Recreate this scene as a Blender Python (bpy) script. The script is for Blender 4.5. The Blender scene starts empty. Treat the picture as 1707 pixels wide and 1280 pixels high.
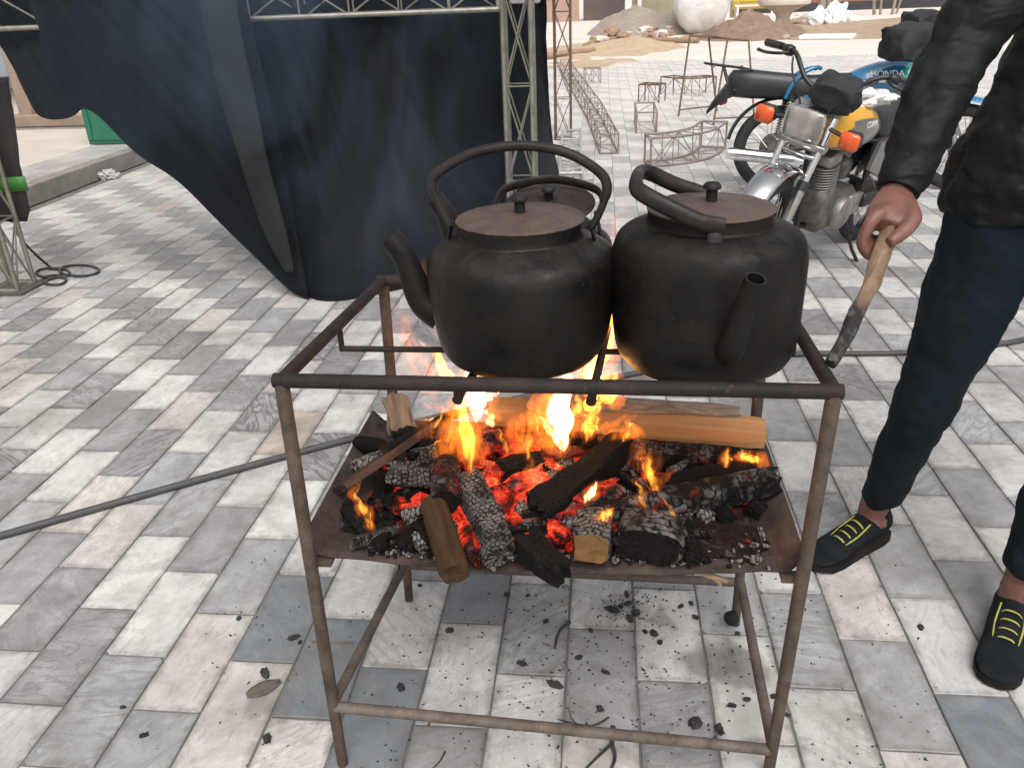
import bpy, math, random
import numpy as np
from mathutils import Vector, Matrix, noise
R = math.radians
random.seed(7)
scene = bpy.context.scene
COL = scene.collection

# ------------------------------------------------------------------ camera
CAM_H = 1.35
PITCH, YAW, ROLL, FPX = R(25.388), R(6.687), R(-2.260), 1382.7
_cp, _sp = math.cos(PITCH), math.sin(PITCH)
_fw = Vector((-math.sin(YAW) * _cp, math.cos(YAW) * _cp, -_sp))
_r0 = Vector((math.cos(YAW), math.sin(YAW), 0))
_u0 = _r0.cross(_fw)
_rt = _r0 * math.cos(ROLL) + _u0 * math.sin(ROLL)
_up = -_r0 * math.sin(ROLL) + _u0 * math.cos(ROLL)
cam_data = bpy.data.cameras.new('camera')
cam = bpy.data.objects.new('camera', cam_data)
COL.objects.link(cam)
cam.matrix_world = Matrix(((_rt.x, _up.x, -_fw.x, 0), (_rt.y, _up.y, -_fw.y, 0), (_rt.z, _up.z, -_fw.z, CAM_H), (0, 0, 0, 1)))
cam_data.sensor_fit = 'HORIZONTAL'
cam_data.sensor_width = 36
cam_data.lens = FPX / 1707 * 36
cam_data.clip_start = 0.05
cam_data.clip_end = 1500
scene.camera = cam

# ------------------------------------------------------------------ sky, sun, exposure (overcast day)
SUN_EL, SUN_AZ = R(55), R(165)
world = bpy.data.worlds.new('World')
scene.world = world
world.use_nodes = True
wt = world.node_tree
wt.nodes.clear()
sky = wt.nodes.new('ShaderNodeTexSky')
sky.sky_type = 'NISHITA'
sky.sun_disc = False
sky.sun_elevation = SUN_EL
sky.sun_rotation = SUN_AZ
sky.air_density = 1.0
sky.dust_density = 6.0
sky.ozone_density = 1.0
hsv = wt.nodes.new('ShaderNodeHueSaturation')
hsv.inputs['Saturation'].default_value = 0.22
bg = wt.nodes.new('ShaderNodeBackground')
bg.inputs['Strength'].default_value = 0.15
wo = wt.nodes.new('ShaderNodeOutputWorld')
wt.links.new(sky.outputs[0], hsv.inputs['Color'])
wt.links.new(hsv.outputs[0], bg.inputs['Color'])
wt.links.new(bg.outputs[0], wo.inputs['Surface'])
sd = bpy.data.lights.new('sun', 'SUN')
sd.energy = 1.2
sd.angle = R(40)
sd.color = (1.0, 0.96, 0.91)
sun = bpy.data.objects.new('sun', sd)
COL.objects.link(sun)
# sun_rotation is measured clockwise from +Y in the sky node
_sdir = Vector((math.sin(SUN_AZ) * math.cos(SUN_EL), math.cos(SUN_AZ) * math.cos(SUN_EL), math.sin(SUN_EL)))
sun.rotation_euler = _sdir.to_track_quat('Z', 'Y').to_euler()
scene.view_settings.view_transform = 'Standard'
scene.view_settings.look = 'None'
scene.view_settings.exposure = 0.16
scene.view_settings.gamma = 1.0
scene.view_settings.use_curve_mapping = False
cy = scene.cycles
cy.max_bounces = 8
cy.diffuse_bounces = 2
cy.glossy_bounces = 2
cy.transmission_bounces = 4
cy.transparent_max_bounces = 48
cy.volume_bounces = 0
cy.use_denoising = True
cy.sample_clamp_indirect = 6

# ------------------------------------------------------------------ helpers: places
def _ray(px, py):
    return ((px - 853.5) * _rt - (py - 640) * _up) / FPX + _fw
def gp(px, py, z=0.0):
    """point at height z seen at photo pixel (px, py)"""
    d = _ray(px, py); t = (CAM_H - z) / -d.z
    return Vector((0, 0, CAM_H)) + d * t
def dp(px, py, Y):
    """point at distance Y seen at photo pixel (px, py)"""
    d = _ray(px, py); t = Y / d.y
    return Vector((0, 0, CAM_H)) + d * t
def V(*a):
    return Vector(a[0]) if len(a) == 1 else Vector(a)

# ------------------------------------------------------------------ helpers: materials
def new_mat(name):
    m = bpy.data.materials.new(name); m.use_nodes = True
    nt = m.node_tree; nt.nodes.clear()
    out = nt.nodes.new('ShaderNodeOutputMaterial')
    bs = nt.nodes.new('ShaderNodeBsdfPrincipled')
    nt.links.new(bs.outputs[0], out.inputs['Surface'])
    return m, nt, bs, out
def N(nt, typ, **kw):
    n = nt.nodes.new(typ)
    for k, val in kw.items():
        if k in n.inputs: n.inputs[k].default_value = val
        else: setattr(n, k, val)
    return n
def L(nt, a, b): nt.links.new(a, b)
def ramp(nt, fac, stops, interp='LINEAR'):
    n = nt.nodes.new('ShaderNodeValToRGB'); cr = n.color_ramp; cr.interpolation = interp
    while len(cr.elements) < len(stops): cr.elements.new(0.5)
    for e, (p, c) in zip(cr.elements, stops):
        e.position = p
        e.color = (*c, 1) if len(c) == 3 else c
    L(nt, fac, n.inputs[0]); return n
def mapping(nt, scale=(1, 1, 1), rot=(0, 0, 0), coord='Object', offset_random=False):
    tc = nt.nodes.new('ShaderNodeTexCoord')
    mp = nt.nodes.new('ShaderNodeMapping')
    mp.inputs['Scale'].default_value = scale
    mp.inputs['Rotation'].default_value = rot
    src = tc.outputs[coord]
    if offset_random:
        oi = nt.nodes.new('ShaderNodeObjectInfo')
        mu = N(nt, 'ShaderNodeMath', operation='MULTIPLY'); mu.inputs[1].default_value = 37.0
        L(nt, oi.outputs['Random'], mu.inputs[0])
        ad = N(nt, 'ShaderNodeVectorMath', operation='ADD')
        L(nt, src, ad.inputs[0]); L(nt, mu.outputs[0], ad.inputs[1]); src = ad.outputs[0]
    L(nt, src, mp.inputs['Vector']); return mp.outputs[0]
def noise_tex(nt, vec, scale, detail=6, rough=0.6, dist=0.0):
    n = N(nt, 'ShaderNodeTexNoise'); n.inputs['Scale'].default_value = scale
    n.inputs['Detail'].default_value = detail; n.inputs['Roughness'].default_value = rough
    n.inputs['Distortion'].default_value = dist
    L(nt, vec, n.inputs['Vector']); return n.outputs['Fac']
def bump(nt, bs, h, strength, dist=0.01):
    b = N(nt, 'ShaderNodeBump'); b.inputs['Strength'].default_value = strength; b.inputs['Distance'].default_value = dist
    L(nt, h, b.inputs['Height']); L(nt, b.outputs[0], bs.inputs['Normal']); return b
def mixc(nt, fac, a, b, mode='MIX'):
    n = N(nt, 'ShaderNodeMix', data_type='RGBA', blend_type=mode)
    for s, val in ((0, fac), (6, a), (7, b)):
        if hasattr(val, 'default_value') or hasattr(val, 'is_linked'): L(nt, val, n.inputs[s])
        elif s == 0: n.inputs[0].default_value = val
        else: n.inputs[s].default_value = (*val, 1)
    return n.outputs[2]
def simple(name, c1, c2=None, scale=6, rough=0.6, rough2=None, metal=0.0, bstr=0.0, bscale=60, bdist=0.004,
           contrast=(0.35, 0.68), stretch=(1, 1, 1), rnd=False, spec=0.5, sheen=0.0, coat=0.0):
    m, nt, bs, out = new_mat(name)
    vec = mapping(nt, stretch, offset_random=rnd)
    n = noise_tex(nt, vec, scale)
    r = ramp(nt, n, [(contrast[0], c1), (contrast[1], c2 or tuple(x * 0.75 for x in c1))])
    L(nt, r.outputs[0], bs.inputs['Base Color'])
    if rough2 is not None:
        rr = N(nt, 'ShaderNodeMapRange'); rr.inputs[3].default_value = rough; rr.inputs[4].default_value = rough2
        n3 = noise_tex(nt, vec, scale * 2.3); L(nt, n3, rr.inputs[0]); L(nt, rr.outputs[0], bs.inputs['Roughness'])
    else: bs.inputs['Roughness'].default_value = rough
    bs.inputs['Metallic'].default_value = metal
    bs.inputs['Specular IOR Level'].default_value = spec
    if sheen: bs.inputs['Sheen Weight'].default_value = sheen
    if coat: bs.inputs['Coat Weight'].default_value = coat; bs.inputs['Coat Roughness'].default_value = 0.08
    if bstr: bump(nt, bs, noise_tex(nt, vec, bscale, 8), bstr, bdist)
    return m

# ------------------------------------------------------------------ helpers: meshes
ORG = {}
class MB:
    def __init__(s): s.v = []; s.f = []; s.m = []
    def add(s, vs, fs, m=0):
        o = len(s.v); s.v += [tuple(p) for p in vs]; s.f += [tuple(i + o for i in f) for f in fs]; s.m += [m] * len(fs); return s
    def box(s, c, d, rot=None, m=0, bev=0.0):
        c = V(c); hx, hy, hz = d[0] / 2, d[1] / 2, d[2] / 2
        if bev <= 0:
            vs = [V(x, y, z) for x in (-hx, hx) for y in (-hy, hy) for z in (-hz, hz)]
            fs = [(0, 1, 3, 2), (4, 6, 7, 5), (0, 4, 5, 1), (2, 3, 7, 6), (0, 2, 6, 4), (1, 5, 7, 3)]
        else:
            b = bev; vs = []; idx = {}
            for sx in (-1, 1):
                for sy in (-1, 1):
                    for sz in (-1, 1):
                        for ax in range(3):
                            q = [sx * (hx - b), sy * (hy - b), sz * (hz - b)]; q[ax] = (sx * hx, sy * hy, sz * hz)[ax]
                            idx[(sx, sy, sz, ax)] = len(vs); vs.append(V(*q))
            fs = []
            def order(keys):
                ids = [idx[k] for k in keys]; ctr = sum((vs[i] for i in ids), V(0, 0, 0)) / len(ids); n = ctr.normalized()
                t = n.orthogonal().normalized(); bt = n.cross(t)
                ids.sort(key=lambda i: math.atan2((vs[i] - ctr).dot(bt), (vs[i] - ctr).dot(t))); return tuple(ids)
            S = (-1, 1)
            for ax in range(3):
                for sg in S:
                    ks = []
                    for a in S:
                        for b_ in S:
                            q = [a, b_]; q.insert(ax, sg); ks.append((*q, ax))
                    fs.append(order(ks))
            for ax in range(3):
                o1, o2 = [k for k in range(3) if k != ax]
                for a in S:
                    for b_ in S:
                        ks = []
                        for t in S:
                            q = [0, 0, 0]; q[ax] = t; q[o1] = a; q[o2] = b_
                            ks += [(*q, o1), (*q, o2)]
                        fs.append(order(ks))
            for sx in S:
                for sy in S:
                    for sz in S: fs.append(order([(sx, sy, sz, k) for k in range(3)]))
        if rot is not None: vs = [rot @ p for p in vs]
        return s.add([p + c for p in vs], fs, m)
    def tube(s, pts, r, n=8, caps=True, m=0, flat=None, close=False):
        pts = [V(p) for p in pts]; k = len(pts); rs = r if isinstance(r, (list, tuple)) else [r] * k
        vs = []; prev = None
        for i, p in enumerate(pts):
            if close: t = pts[(i + 1) % k] - pts[i - 1]
            else: t = (pts[min(i + 1, k - 1)] - pts[max(i - 1, 0)])
            t = t.normalized() if t.length > 1e-9 else V(0, 0, 1)
            if prev is None:
                a = flat if flat is not None else (V(0, 0, 1) if abs(t.z) < 0.9 else V(1, 0, 0))
                a = (a - t * a.dot(t)).normalized()
            else: a = (prev - t * prev.dot(t)).normalized()
            prev = a; b = t.cross(a)
            ra, rb = rs[i] if isinstance(rs[i], (list, tuple)) else (rs[i], rs[i])
            vs += [p + a * (ra * math.cos(2 * math.pi * j / n)) + b * (rb * math.sin(2 * math.pi * j / n)) for j in range(n)]
        fs = []
        for i in range(k if close else k - 1):
            i2 = (i + 1) % k
            for j in range(n):
                j2 = (j + 1) % n; fs.append((i * n + j, i * n + j2, i2 * n + j2, i2 * n + j))
        if caps and not close: fs += [tuple(range(n - 1, -1, -1)), tuple((k - 1) * n + j for j in range(n))]
        return s.add(vs, fs, m)
    def lathe(s, prof, n=32, M=None, m=0, capb=True, capt=True):
        vs = []; k = len(prof)
        for r_, z in prof: vs += [V(r_ * math.cos(2 * math.pi * j / n), r_ * math.sin(2 * math.pi * j / n), z) for j in range(n)]
        fs = [(i * n + j, i * n + (j + 1) % n, (i + 1) * n + (j + 1) % n, (i + 1) * n + j) for i in range(k - 1) for j in range(n)]
        if capb: fs.append(tuple(range(n - 1, -1, -1)))
        if capt: fs.append(tuple((k - 1) * n + j for j in range(n)))
        if M is not None: vs = [M @ p for p in vs]
        return s.add(vs, fs, m)
    def loft(s, rings, caps=True, m=0, close=True):
        n = len(rings[0]); k = len(rings); vs = [p for rg in rings for p in rg]
        fs = [(i * n + j, i * n + (j + 1) % n, (i + 1) * n + (j + 1) % n, (i + 1) * n + j) for i in range(k - 1) for j in range(n if close else n - 1)]
        if caps and close: fs += [tuple(range(n - 1, -1, -1)), tuple((k - 1) * n + j for j in range(n))]
        return s.add(vs, fs, m)
    def lump(s, c, d, seed=0, amp=0.3, sub=2, rot=None, m=0, freq=1.3, boxy=0.0):
        vs, fs = ICO[sub]; c = V(c); out = []
        off = V(seed * 7.13, seed * 3.7, -seed * 1.9)
        for p in vs:
            q = V(p)
            if boxy:
                mx = max(abs(q.x), abs(q.y), abs(q.z)); q = q.lerp(q / mx, boxy)
            h = 1 + amp * noise.noise(q * freq + off) + amp * 0.5 * noise.noise(q * freq * 2.7 + off)
            q = q * h; q = V(q.x * d[0] / 2, q.y * d[1] / 2, q.z * d[2] / 2)
            if rot is not None: q = rot @ q
            out.append(q + c)
        return s.add(out, fs, m)
    def grid(s, P, m=0, closeu=False):
        nv = len(P); nu = len(P[0]); vs = [p for row in P for p in row]
        fs = [(i * nu + j, i * nu + (j + 1) % nu, (i + 1) * nu + (j + 1) % nu, (i + 1) * nu + j) for i in range(nv - 1) for j in range(nu if closeu else nu - 1)]
        return s.add(vs, fs, m)
    def mesh(s, name, org):
        me = bpy.data.meshes.new(name)
        me.from_pydata([(p[0] - org[0], p[1] - org[1], p[2] - org[2]) for p in s.v], [], s.f)
        return me
    def build(s, name, mats, parent=None, smooth=35, label=None, cat=None, group=None, kind=None, local=False, org=None):
        if not isinstance(mats, (list, tuple)): mats = [mats]
        if org is None:
            if parent is not None or local: org = ORG.get(parent.name, (0, 0, 0)) if parent is not None else (0, 0, 0)
            else:
                a = np.array(s.v); lo, hi = a.min(0), a.max(0); org = ((lo[0] + hi[0]) / 2, (lo[1] + hi[1]) / 2, lo[2])
        me = s.mesh(name, org)
        for mt in mats: me.materials.append(mt)
        if any(s.m): me.polygons.foreach_set('material_index', s.m)
        if smooth:
            me.polygons.foreach_set('use_smooth', [True] * len(me.polygons))
            if smooth < 180: me.set_sharp_from_angle(angle=R(smooth))
        me.update()
        o = bpy.data.objects.new(name, me); COL.objects.link(o)
        if parent is not None: o.parent = parent; ORG[o.name] = org
        else: o.location = org; ORG[o.name] = org
        return tag(o, label, cat, group, kind)
def tag(o, label=None, cat=None, group=None, kind=None):
    if label: o['label'] = label
    if cat: o['category'] = cat
    if group: o['group'] = group
    if kind: o['kind'] = kind
    return o
def thing(name, label, cat, loc=(0, 0, 0), rot=(0, 0, 0), group=None, local=False):
    o = bpy.data.objects.new(name, None); COL.objects.link(o); o.empty_display_size = 0.05
    o.location = loc; o.rotation_euler = rot
    ORG[o.name] = (0, 0, 0) if local else tuple(loc)
    return tag(o, label, cat, group)
def _ico(sub):
    t = (1 + 5 ** 0.5) / 2
    v = [V(p).normalized() for p in ((-1, t, 0), (1, t, 0), (-1, -t, 0), (1, -t, 0), (0, -1, t), (0, 1, t), (0, -1, -t), (0, 1, -t), (t, 0, -1), (t, 0, 1), (-t, 0, -1), (-t, 0, 1))]
    f = [(0, 11, 5), (0, 5, 1), (0, 1, 7), (0, 7, 10), (0, 10, 11), (1, 5, 9), (5, 11, 4), (11, 10, 2), (10, 7, 6), (7, 1, 8), (3, 9, 4), (3, 4, 2), (3, 2, 6), (3, 6, 8), (3, 8, 9), (4, 9, 5), (2, 4, 11), (6, 2, 10), (8, 6, 7), (9, 8, 1)]
    for _ in range(sub):
        cache = {}; nf = []
        def mid(a, b):
            k = (min(a, b), max(a, b))
            if k not in cache: cache[k] = len(v); v.append(((v[a] + v[b]) / 2).normalized())
            return cache[k]
        for a, b, c in f:
            x, y, z = mid(a, b), mid(b, c), mid(c, a); nf += [(a, x, z), (b, y, x), (c, z, y), (x, y, z)]
        f = nf
    return [tuple(p) for p in v], f
ICO = {k: _ico(k) for k in range(4)}
def bez(p, n=12):
    """Catmull-Rom through points"""
    p = [V(q) for q in p]; out = []
    for i in range(len(p) - 1):
        a, b, c, d = p[max(i - 1, 0)], p[i], p[i + 1], p[min(i + 2, len(p) - 1)]
        for k in range(n):
            t = k / n
            out.append(0.5 * ((2 * b) + (c - a) * t + (2 * a - 5 * b + 4 * c - d) * t * t + (3 * b - a - 3 * c + d) * t ** 3))
    out.append(p[-1]); return out
def rotz(a): return Matrix.Rotation(a, 3, 'Z')
def aim(d, up=V(0, 0, 1)):
    """rotation whose X axis points along d"""
    x = V(d).normalized(); z = (up - x * up.dot(x))
    z = z.normalized() if z.length > 1e-4 else x.orthogonal().normalized()
    y = z.cross(x); return Matrix((x, y, z)).transposed()
def copy_thing(o, loc=None, rot=None, label=None):
    c = o.copy(); COL.objects.link(c)
    if loc is not None: c.location = loc
    if rot is not None: c.rotation_euler = rot
    if label: c['label'] = label
    for ch in o.children:
        d = ch.copy(); COL.objects.link(d); d.parent = c
        for g in ch.children:
            e = g.copy(); COL.objects.link(e); e.parent = d
    return c
# ------------------------------------------------------------------ paving
TW, TX0, TY0 = 0.15250, -0.21894, 1.50964
def tile_mat(name, c1, c2, vein, vamt, rough=0.5, dirt=1.0):
    m, nt, bs, out = new_mat(name)
    tc = N(nt, 'ShaderNodeTexCoord'); oi = N(nt, 'ShaderNodeObjectInfo'); at = N(nt, 'ShaderNodeAttribute', attribute_name='tid')
    sm = N(nt, 'ShaderNodeMath', operation='ADD'); L(nt, oi.outputs['Random'], sm.inputs[0]); L(nt, at.outputs['Fac'], sm.inputs[1])
    mu = N(nt, 'ShaderNodeMath', operation='MULTIPLY'); mu.inputs[1].default_value = 91.7; L(nt, sm.outputs[0], mu.inputs[0])
    ad = N(nt, 'ShaderNodeVectorMath', operation='ADD'); L(nt, tc.outputs['Object'], ad.inputs[0]); L(nt, mu.outputs[0], ad.inputs[1])
    vr = N(nt, 'ShaderNodeVectorRotate', rotation_type='Z_AXIS')
    L(nt, ad.outputs[0], vr.inputs['Vector']); L(nt, mu.outputs[0], vr.inputs['Angle'])
    mp = N(nt, 'ShaderNodeMapping'); mp.inputs['Scale'].default_value = (4, 15, 4); L(nt, vr.outputs[0], mp.inputs['Vector'])
    cloud = noise_tex(nt, ad.outputs[0], 10, 5, 0.68, 0.5)
    base = ramp(nt, cloud, [(0.32, c1), (0.64, c2)]).outputs[0]
    vn = noise_tex(nt, mp.outputs[0], 1.0, 5, 0.62, 1.6)
    vm = ramp(nt, vn, [(0.40, (0, 0, 0)), (0.485, (1, 1, 1)), (0.53, (0, 0, 0)), (0.62, (0.35, 0.35, 0.35)), (0.72, (0, 0, 0))])
    vf = N(nt, 'ShaderNodeMath', operation='MULTIPLY'); vf.inputs[1].default_value = vamt
    # vein strength differs from stone to stone
    vs = N(nt, 'ShaderNodeMath', operation='FRACT'); L(nt, mu.outputs[0], vs.inputs[0])
    v2 = N(nt, 'ShaderNodeMath', operation='MULTIPLY'); L(nt, vm.outputs[0], v2.inputs[0]); L(nt, vs.outputs[0], v2.inputs[1])
    L(nt, v2.outputs[0], vf.inputs[0])
    col = mixc(nt, vf.outputs[0], base, vein)
    # tone of each stone
    t2 = N(nt, 'ShaderNodeMath', operation='MULTIPLY'); t2.inputs[1].default_value = 7.31; L(nt, mu.outputs[0], t2.inputs[0])
    t3 = N(nt, 'ShaderNodeMath', operation='FRACT'); L(nt, t2.outputs[0], t3.inputs[0])
    tone = ramp(nt, t3.outputs[0], [(0, (0.84, 0.835, 0.83)), (1, (1.0, 0.99, 0.98))])
    col = mixc(nt, 1.0, col, tone.outputs[0], 'MULTIPLY')
    geo = N(nt, 'ShaderNodeNewGeometry')
    # trodden-in dirt, soot specks and scuffs
    d1 = ramp(nt, noise_tex(nt, geo.outputs['Position'], 2.6, 6, 0.74, 0.4), [(0.46, (0, 0, 0)), (0.72, (1, 1, 1))])
    dd = N(nt, 'ShaderNodeMath', operation='MULTIPLY'); dd.inputs[1].default_value = 0.7 * dirt; L(nt, d1.outputs[0], dd.inputs[0])
    col = mixc(nt, dd.outputs[0], col, (0.16, 0.14, 0.125))
    d2 = ramp(nt, noise_tex(nt, geo.outputs['Position'], 85, 3, 0.7), [(0.62, (0, 0, 0)), (0.70, (1, 1, 1))])
    d2b = ramp(nt, noise_tex(nt, geo.outputs['Position'], 6, 3, 0.6), [(0.42, (0, 0, 0)), (0.62, (1, 1, 1))])
    m2 = N(nt, 'ShaderNodeMath', operation='MULTIPLY'); L(nt, d2.outputs[0], m2.inputs[0]); L(nt, d2b.outputs[0], m2.inputs[1])
    m3 = N(nt, 'ShaderNodeMath', operation='MULTIPLY'); m3.inputs[1].default_value = 0.6 * dirt; L(nt, m2.outputs[0], m3.inputs[0])
    col = mixc(nt, m3.outputs[0], col, (0.07, 0.06, 0.055))
    mp2 = N(nt, 'ShaderNodeMapping'); mp2.inputs['Scale'].default_value = (55, 9, 10); mp2.inputs['Rotation'].default_value = (0, 0, 0.9)
    L(nt, geo.outputs['Position'], mp2.inputs['Vector'])
    d3 = ramp(nt, noise_tex(nt, mp2.outputs[0], 1.0, 4, 0.7, 0.8), [(0.58, (0, 0, 0)), (0.68, (1, 1, 1))])
    m4 = N(nt, 'ShaderNodeMath', operation='MULTIPLY'); m4.inputs[1].default_value = 0.38 * dirt; L(nt, d3.outputs[0], m4.inputs[0])
    col = mixc(nt, m4.outputs[0], col, (0.2, 0.18, 0.165))
    # grime worked in along the edges of each stone
    def mth(op, a, b=None):
        q = N(nt, 'ShaderNodeMath', operation=op)
        for k_, val in enumerate((a, b)):
            if val is None: continue
            if isinstance(val, (int, float)): q.inputs[k_].default_value = val
            else: L(nt, val, q.inputs[k_])
        return q.outputs[0]
    so = N(nt, 'ShaderNodeSeparateXYZ'); L(nt, tc.outputs['Object'], so.inputs[0])
    ed = mth('MINIMUM', mth('SUBTRACT', TW / 2, mth('ABSOLUTE', so.outputs['X'])), mth('SUBTRACT', TW, mth('ABSOLUTE', so.outputs['Y'])))
    em_ = N(nt, 'ShaderNodeMapRange'); em_.inputs[1].default_value = 0.001; em_.inputs[2].default_value = 0.022; em_.inputs[3].default_value = 0.34; em_.inputs[4].default_value = 0.0; L(nt, ed, em_.inputs[0])
    eg = ramp(nt, mth('ADD', em_.outputs[0], d2b.outputs[0]) if False else mth('ADD', noise_tex(nt, geo.outputs['Position'], 22, 4, 0.7), em_.outputs[0]), [(0.56, (0, 0, 0)), (0.86, (1, 1, 1))])
    isl = mth('LESS_THAN', at.outputs['Fac'], 0.00001)
    col = mixc(nt, mth('MULTIPLY', mth('MULTIPLY', eg.outputs[0], isl), 0.55), col, (0.13, 0.115, 0.105))
    # sooty smears trodden out round the fire
    for (qx, qy, qr, qa) in STAINS:
        wv = N(nt, 'ShaderNodeTexNoise'); wv.inputs['Scale'].default_value = 11; wv.inputs['Detail'].default_value = 3; L(nt, geo.outputs['Position'], wv.inputs['Vector'])
        wd = N(nt, 'ShaderNodeVectorMath', operation='MULTIPLY_ADD'); wd.inputs[1].default_value = (0.16, 0.16, 0); L(nt, wv.outputs['Color'], wd.inputs[0]); L(nt, geo.outputs['Position'], wd.inputs[2])
        ds = N(nt, 'ShaderNodeVectorMath', operation='DISTANCE'); ds.inputs[1].default_value = (qx + 0.08, qy + 0.08, 0); L(nt, wd.outputs[0], ds.inputs[0])
        sr = N(nt, 'ShaderNodeMapRange'); sr.inputs[1].default_value = qr * 0.55; sr.inputs[2].default_value = qr; sr.inputs[3].default_value = qa; sr.inputs[4].default_value = 0.0; L(nt, ds.outputs['Value'], sr.inputs[0])
        col = mixc(nt, sr.outputs[0], col, (0.12, 0.105, 0.097))
    # paling with distance: washed-out glare of the overexposed far floor painted into the colour
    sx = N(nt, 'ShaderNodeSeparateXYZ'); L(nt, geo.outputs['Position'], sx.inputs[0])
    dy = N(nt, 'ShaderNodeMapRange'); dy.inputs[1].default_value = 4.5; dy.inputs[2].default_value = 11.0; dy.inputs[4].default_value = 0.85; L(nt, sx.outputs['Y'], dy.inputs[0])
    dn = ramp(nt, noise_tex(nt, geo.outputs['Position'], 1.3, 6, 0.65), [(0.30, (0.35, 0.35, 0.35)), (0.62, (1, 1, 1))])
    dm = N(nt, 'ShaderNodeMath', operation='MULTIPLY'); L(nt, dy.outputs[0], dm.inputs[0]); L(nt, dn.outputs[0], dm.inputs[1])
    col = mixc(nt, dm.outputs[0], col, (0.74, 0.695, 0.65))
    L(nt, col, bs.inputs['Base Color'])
    rr = N(nt, 'ShaderNodeMapRange'); rr.inputs[3].default_value = rough - 0.14; rr.inputs[4].default_value = rough + 0.22
    L(nt, cloud, rr.inputs[0]); L(nt, rr.outputs[0], bs.inputs['Roughness'])
    bump(nt, bs, noise_tex(nt, ad.outputs[0], 60, 4, 0.7), 0.12, 0.003)
    return m
STAINS = [(*gp(px, py).xy, r_, a_) for px, py, r_, a_ in ((1165, 1100, 0.075, 0.6), (1240, 1110, 0.07, 0.65), (1040, 1010, 0.06, 0.45), (1100, 1020, 0.04, 0.5), (430, 1165, 0.05, 0.4), (260, 560, 0.22, 0.35))]
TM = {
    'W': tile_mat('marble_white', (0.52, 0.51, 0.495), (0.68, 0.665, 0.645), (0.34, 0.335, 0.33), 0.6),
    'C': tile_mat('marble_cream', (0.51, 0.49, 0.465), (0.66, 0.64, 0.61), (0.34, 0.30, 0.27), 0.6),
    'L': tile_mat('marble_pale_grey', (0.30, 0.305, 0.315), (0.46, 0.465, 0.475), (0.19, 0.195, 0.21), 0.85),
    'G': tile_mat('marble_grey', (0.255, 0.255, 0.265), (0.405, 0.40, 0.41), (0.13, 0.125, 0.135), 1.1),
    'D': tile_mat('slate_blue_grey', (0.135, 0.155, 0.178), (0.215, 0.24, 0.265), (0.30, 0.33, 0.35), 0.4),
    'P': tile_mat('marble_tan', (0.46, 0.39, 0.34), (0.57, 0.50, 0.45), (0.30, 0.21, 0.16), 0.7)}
mortar = simple('mortar', (0.20, 0.185, 0.17), (0.12, 0.11, 0.10), 14, 0.95, bstr=0.5, bscale=90)
KEYS = list(TM)
known = {}
for ln in ("-12:5W7G,-11:2G4W6G8W10G,-10:1L3W5G7W9G11W13G,-9:0G2C4G6C8G10W12L14C,-8:-1G1C3L5W7G9W11G13W,-7:-2G0W2L4W6G8C,"
           "-6:-3L-1W1G3W5P7W,-5:-4L-2C0L2W4G,-4:-3C-1D1W,-3:-4C-2D0W,-2:-3D-1W1G,-1:-4G-2W0D,0:-3W-1L1W,1:-4C-2G0W,2:-3G-1W1L,3:-4W-2C0L,"
           "4:-3W-1L1W,5:-4C-2L0C2L,6:-3D-1W1L3W,7:0G2C4L,8:3G5W,9:4W6L8W,10:5L7W").split(','):
    c, rest = ln.split(':'); k = ''
    for ch in rest:
        if ch in KEYS: known[(int(c), int(k))] = ch; k = ''
        else: k += ch
def tile_key(c, r):
    if (c, r) in known: return known[(c, r)]
    h = random.Random(c * 1009 + r * 31).random()
    if (c + r) % 4 == 1: return 'W' if h < 0.68 else 'C'
    return 'P' if h > 0.97 and c < -9 and r > 8 else 'L' if h < 0.36 else 'G'
def tile_outline(w, l, sd, chips=True):
    rg = random.Random(sd); pts = []
    cs = [(-w / 2, -l / 2), (w / 2, -l / 2), (w / 2, l / 2), (-w / 2, l / 2)]
    for i in range(4):
        a, b = V(*cs[i], 0), V(*cs[(i + 1) % 4], 0); nrm = V(0, 0, 1).cross(b - a).normalized()
        chip = rg.uniform(0.004, 0.012) if chips and rg.random() < 0.22 else 0.0012
        ln = (b - a).length; d = (b - a) / ln
        prevd = (V(*cs[i - 1], 0) - a).normalized()
        pts.append(a + prevd * chip); pts.append(a + d * chip)
        for t in ((0.3, 0.7) if ln > 0.2 else (0.5,)): pts.append(a.lerp(b, t + rg.uniform(-0.08, 0.08)) + nrm * rg.uniform(-0.0004, 0.0016))
    return pts
def add_tile(mb, c, w, l, sd, th=0.014, m=0, dz=0.0, detail=True):
    c = V(c)
    if detail:
        o = tile_outline(w, l, sd); n = len(o)
        ins = [p * (1 - 0.0016 / max(p.length, 0.01) * 1.4) for p in o]
        vs = [c + p + V(0, 0, dz) for p in ins] + [c + p + V(0, 0, dz - 0.0014) for p in o] + [c + p + V(0, 0, dz - th) for p in o]
        fs = [tuple(range(n))] + [(n + j, n + (j + 1) % n, (j + 1) % n, j) for j in range(n)] + [(2 * n + j, 2 * n + (j + 1) % n, n + (j + 1) % n, n + j) for j in range(n)]
    else:
        vs = [c + V(x, y, dz - t) for t in (0, th) for x, y in ((-w / 2, -l / 2), (w / 2, -l / 2), (w / 2, l / 2), (-w / 2, l / 2))]
        fs = [(0, 1, 2, 3)] + [(4 + j, 4 + (j + 1) % 4, (j + 1) % 4, j) for j in range(4)]
    mb.add(vs, fs, m); return len(fs)

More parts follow.
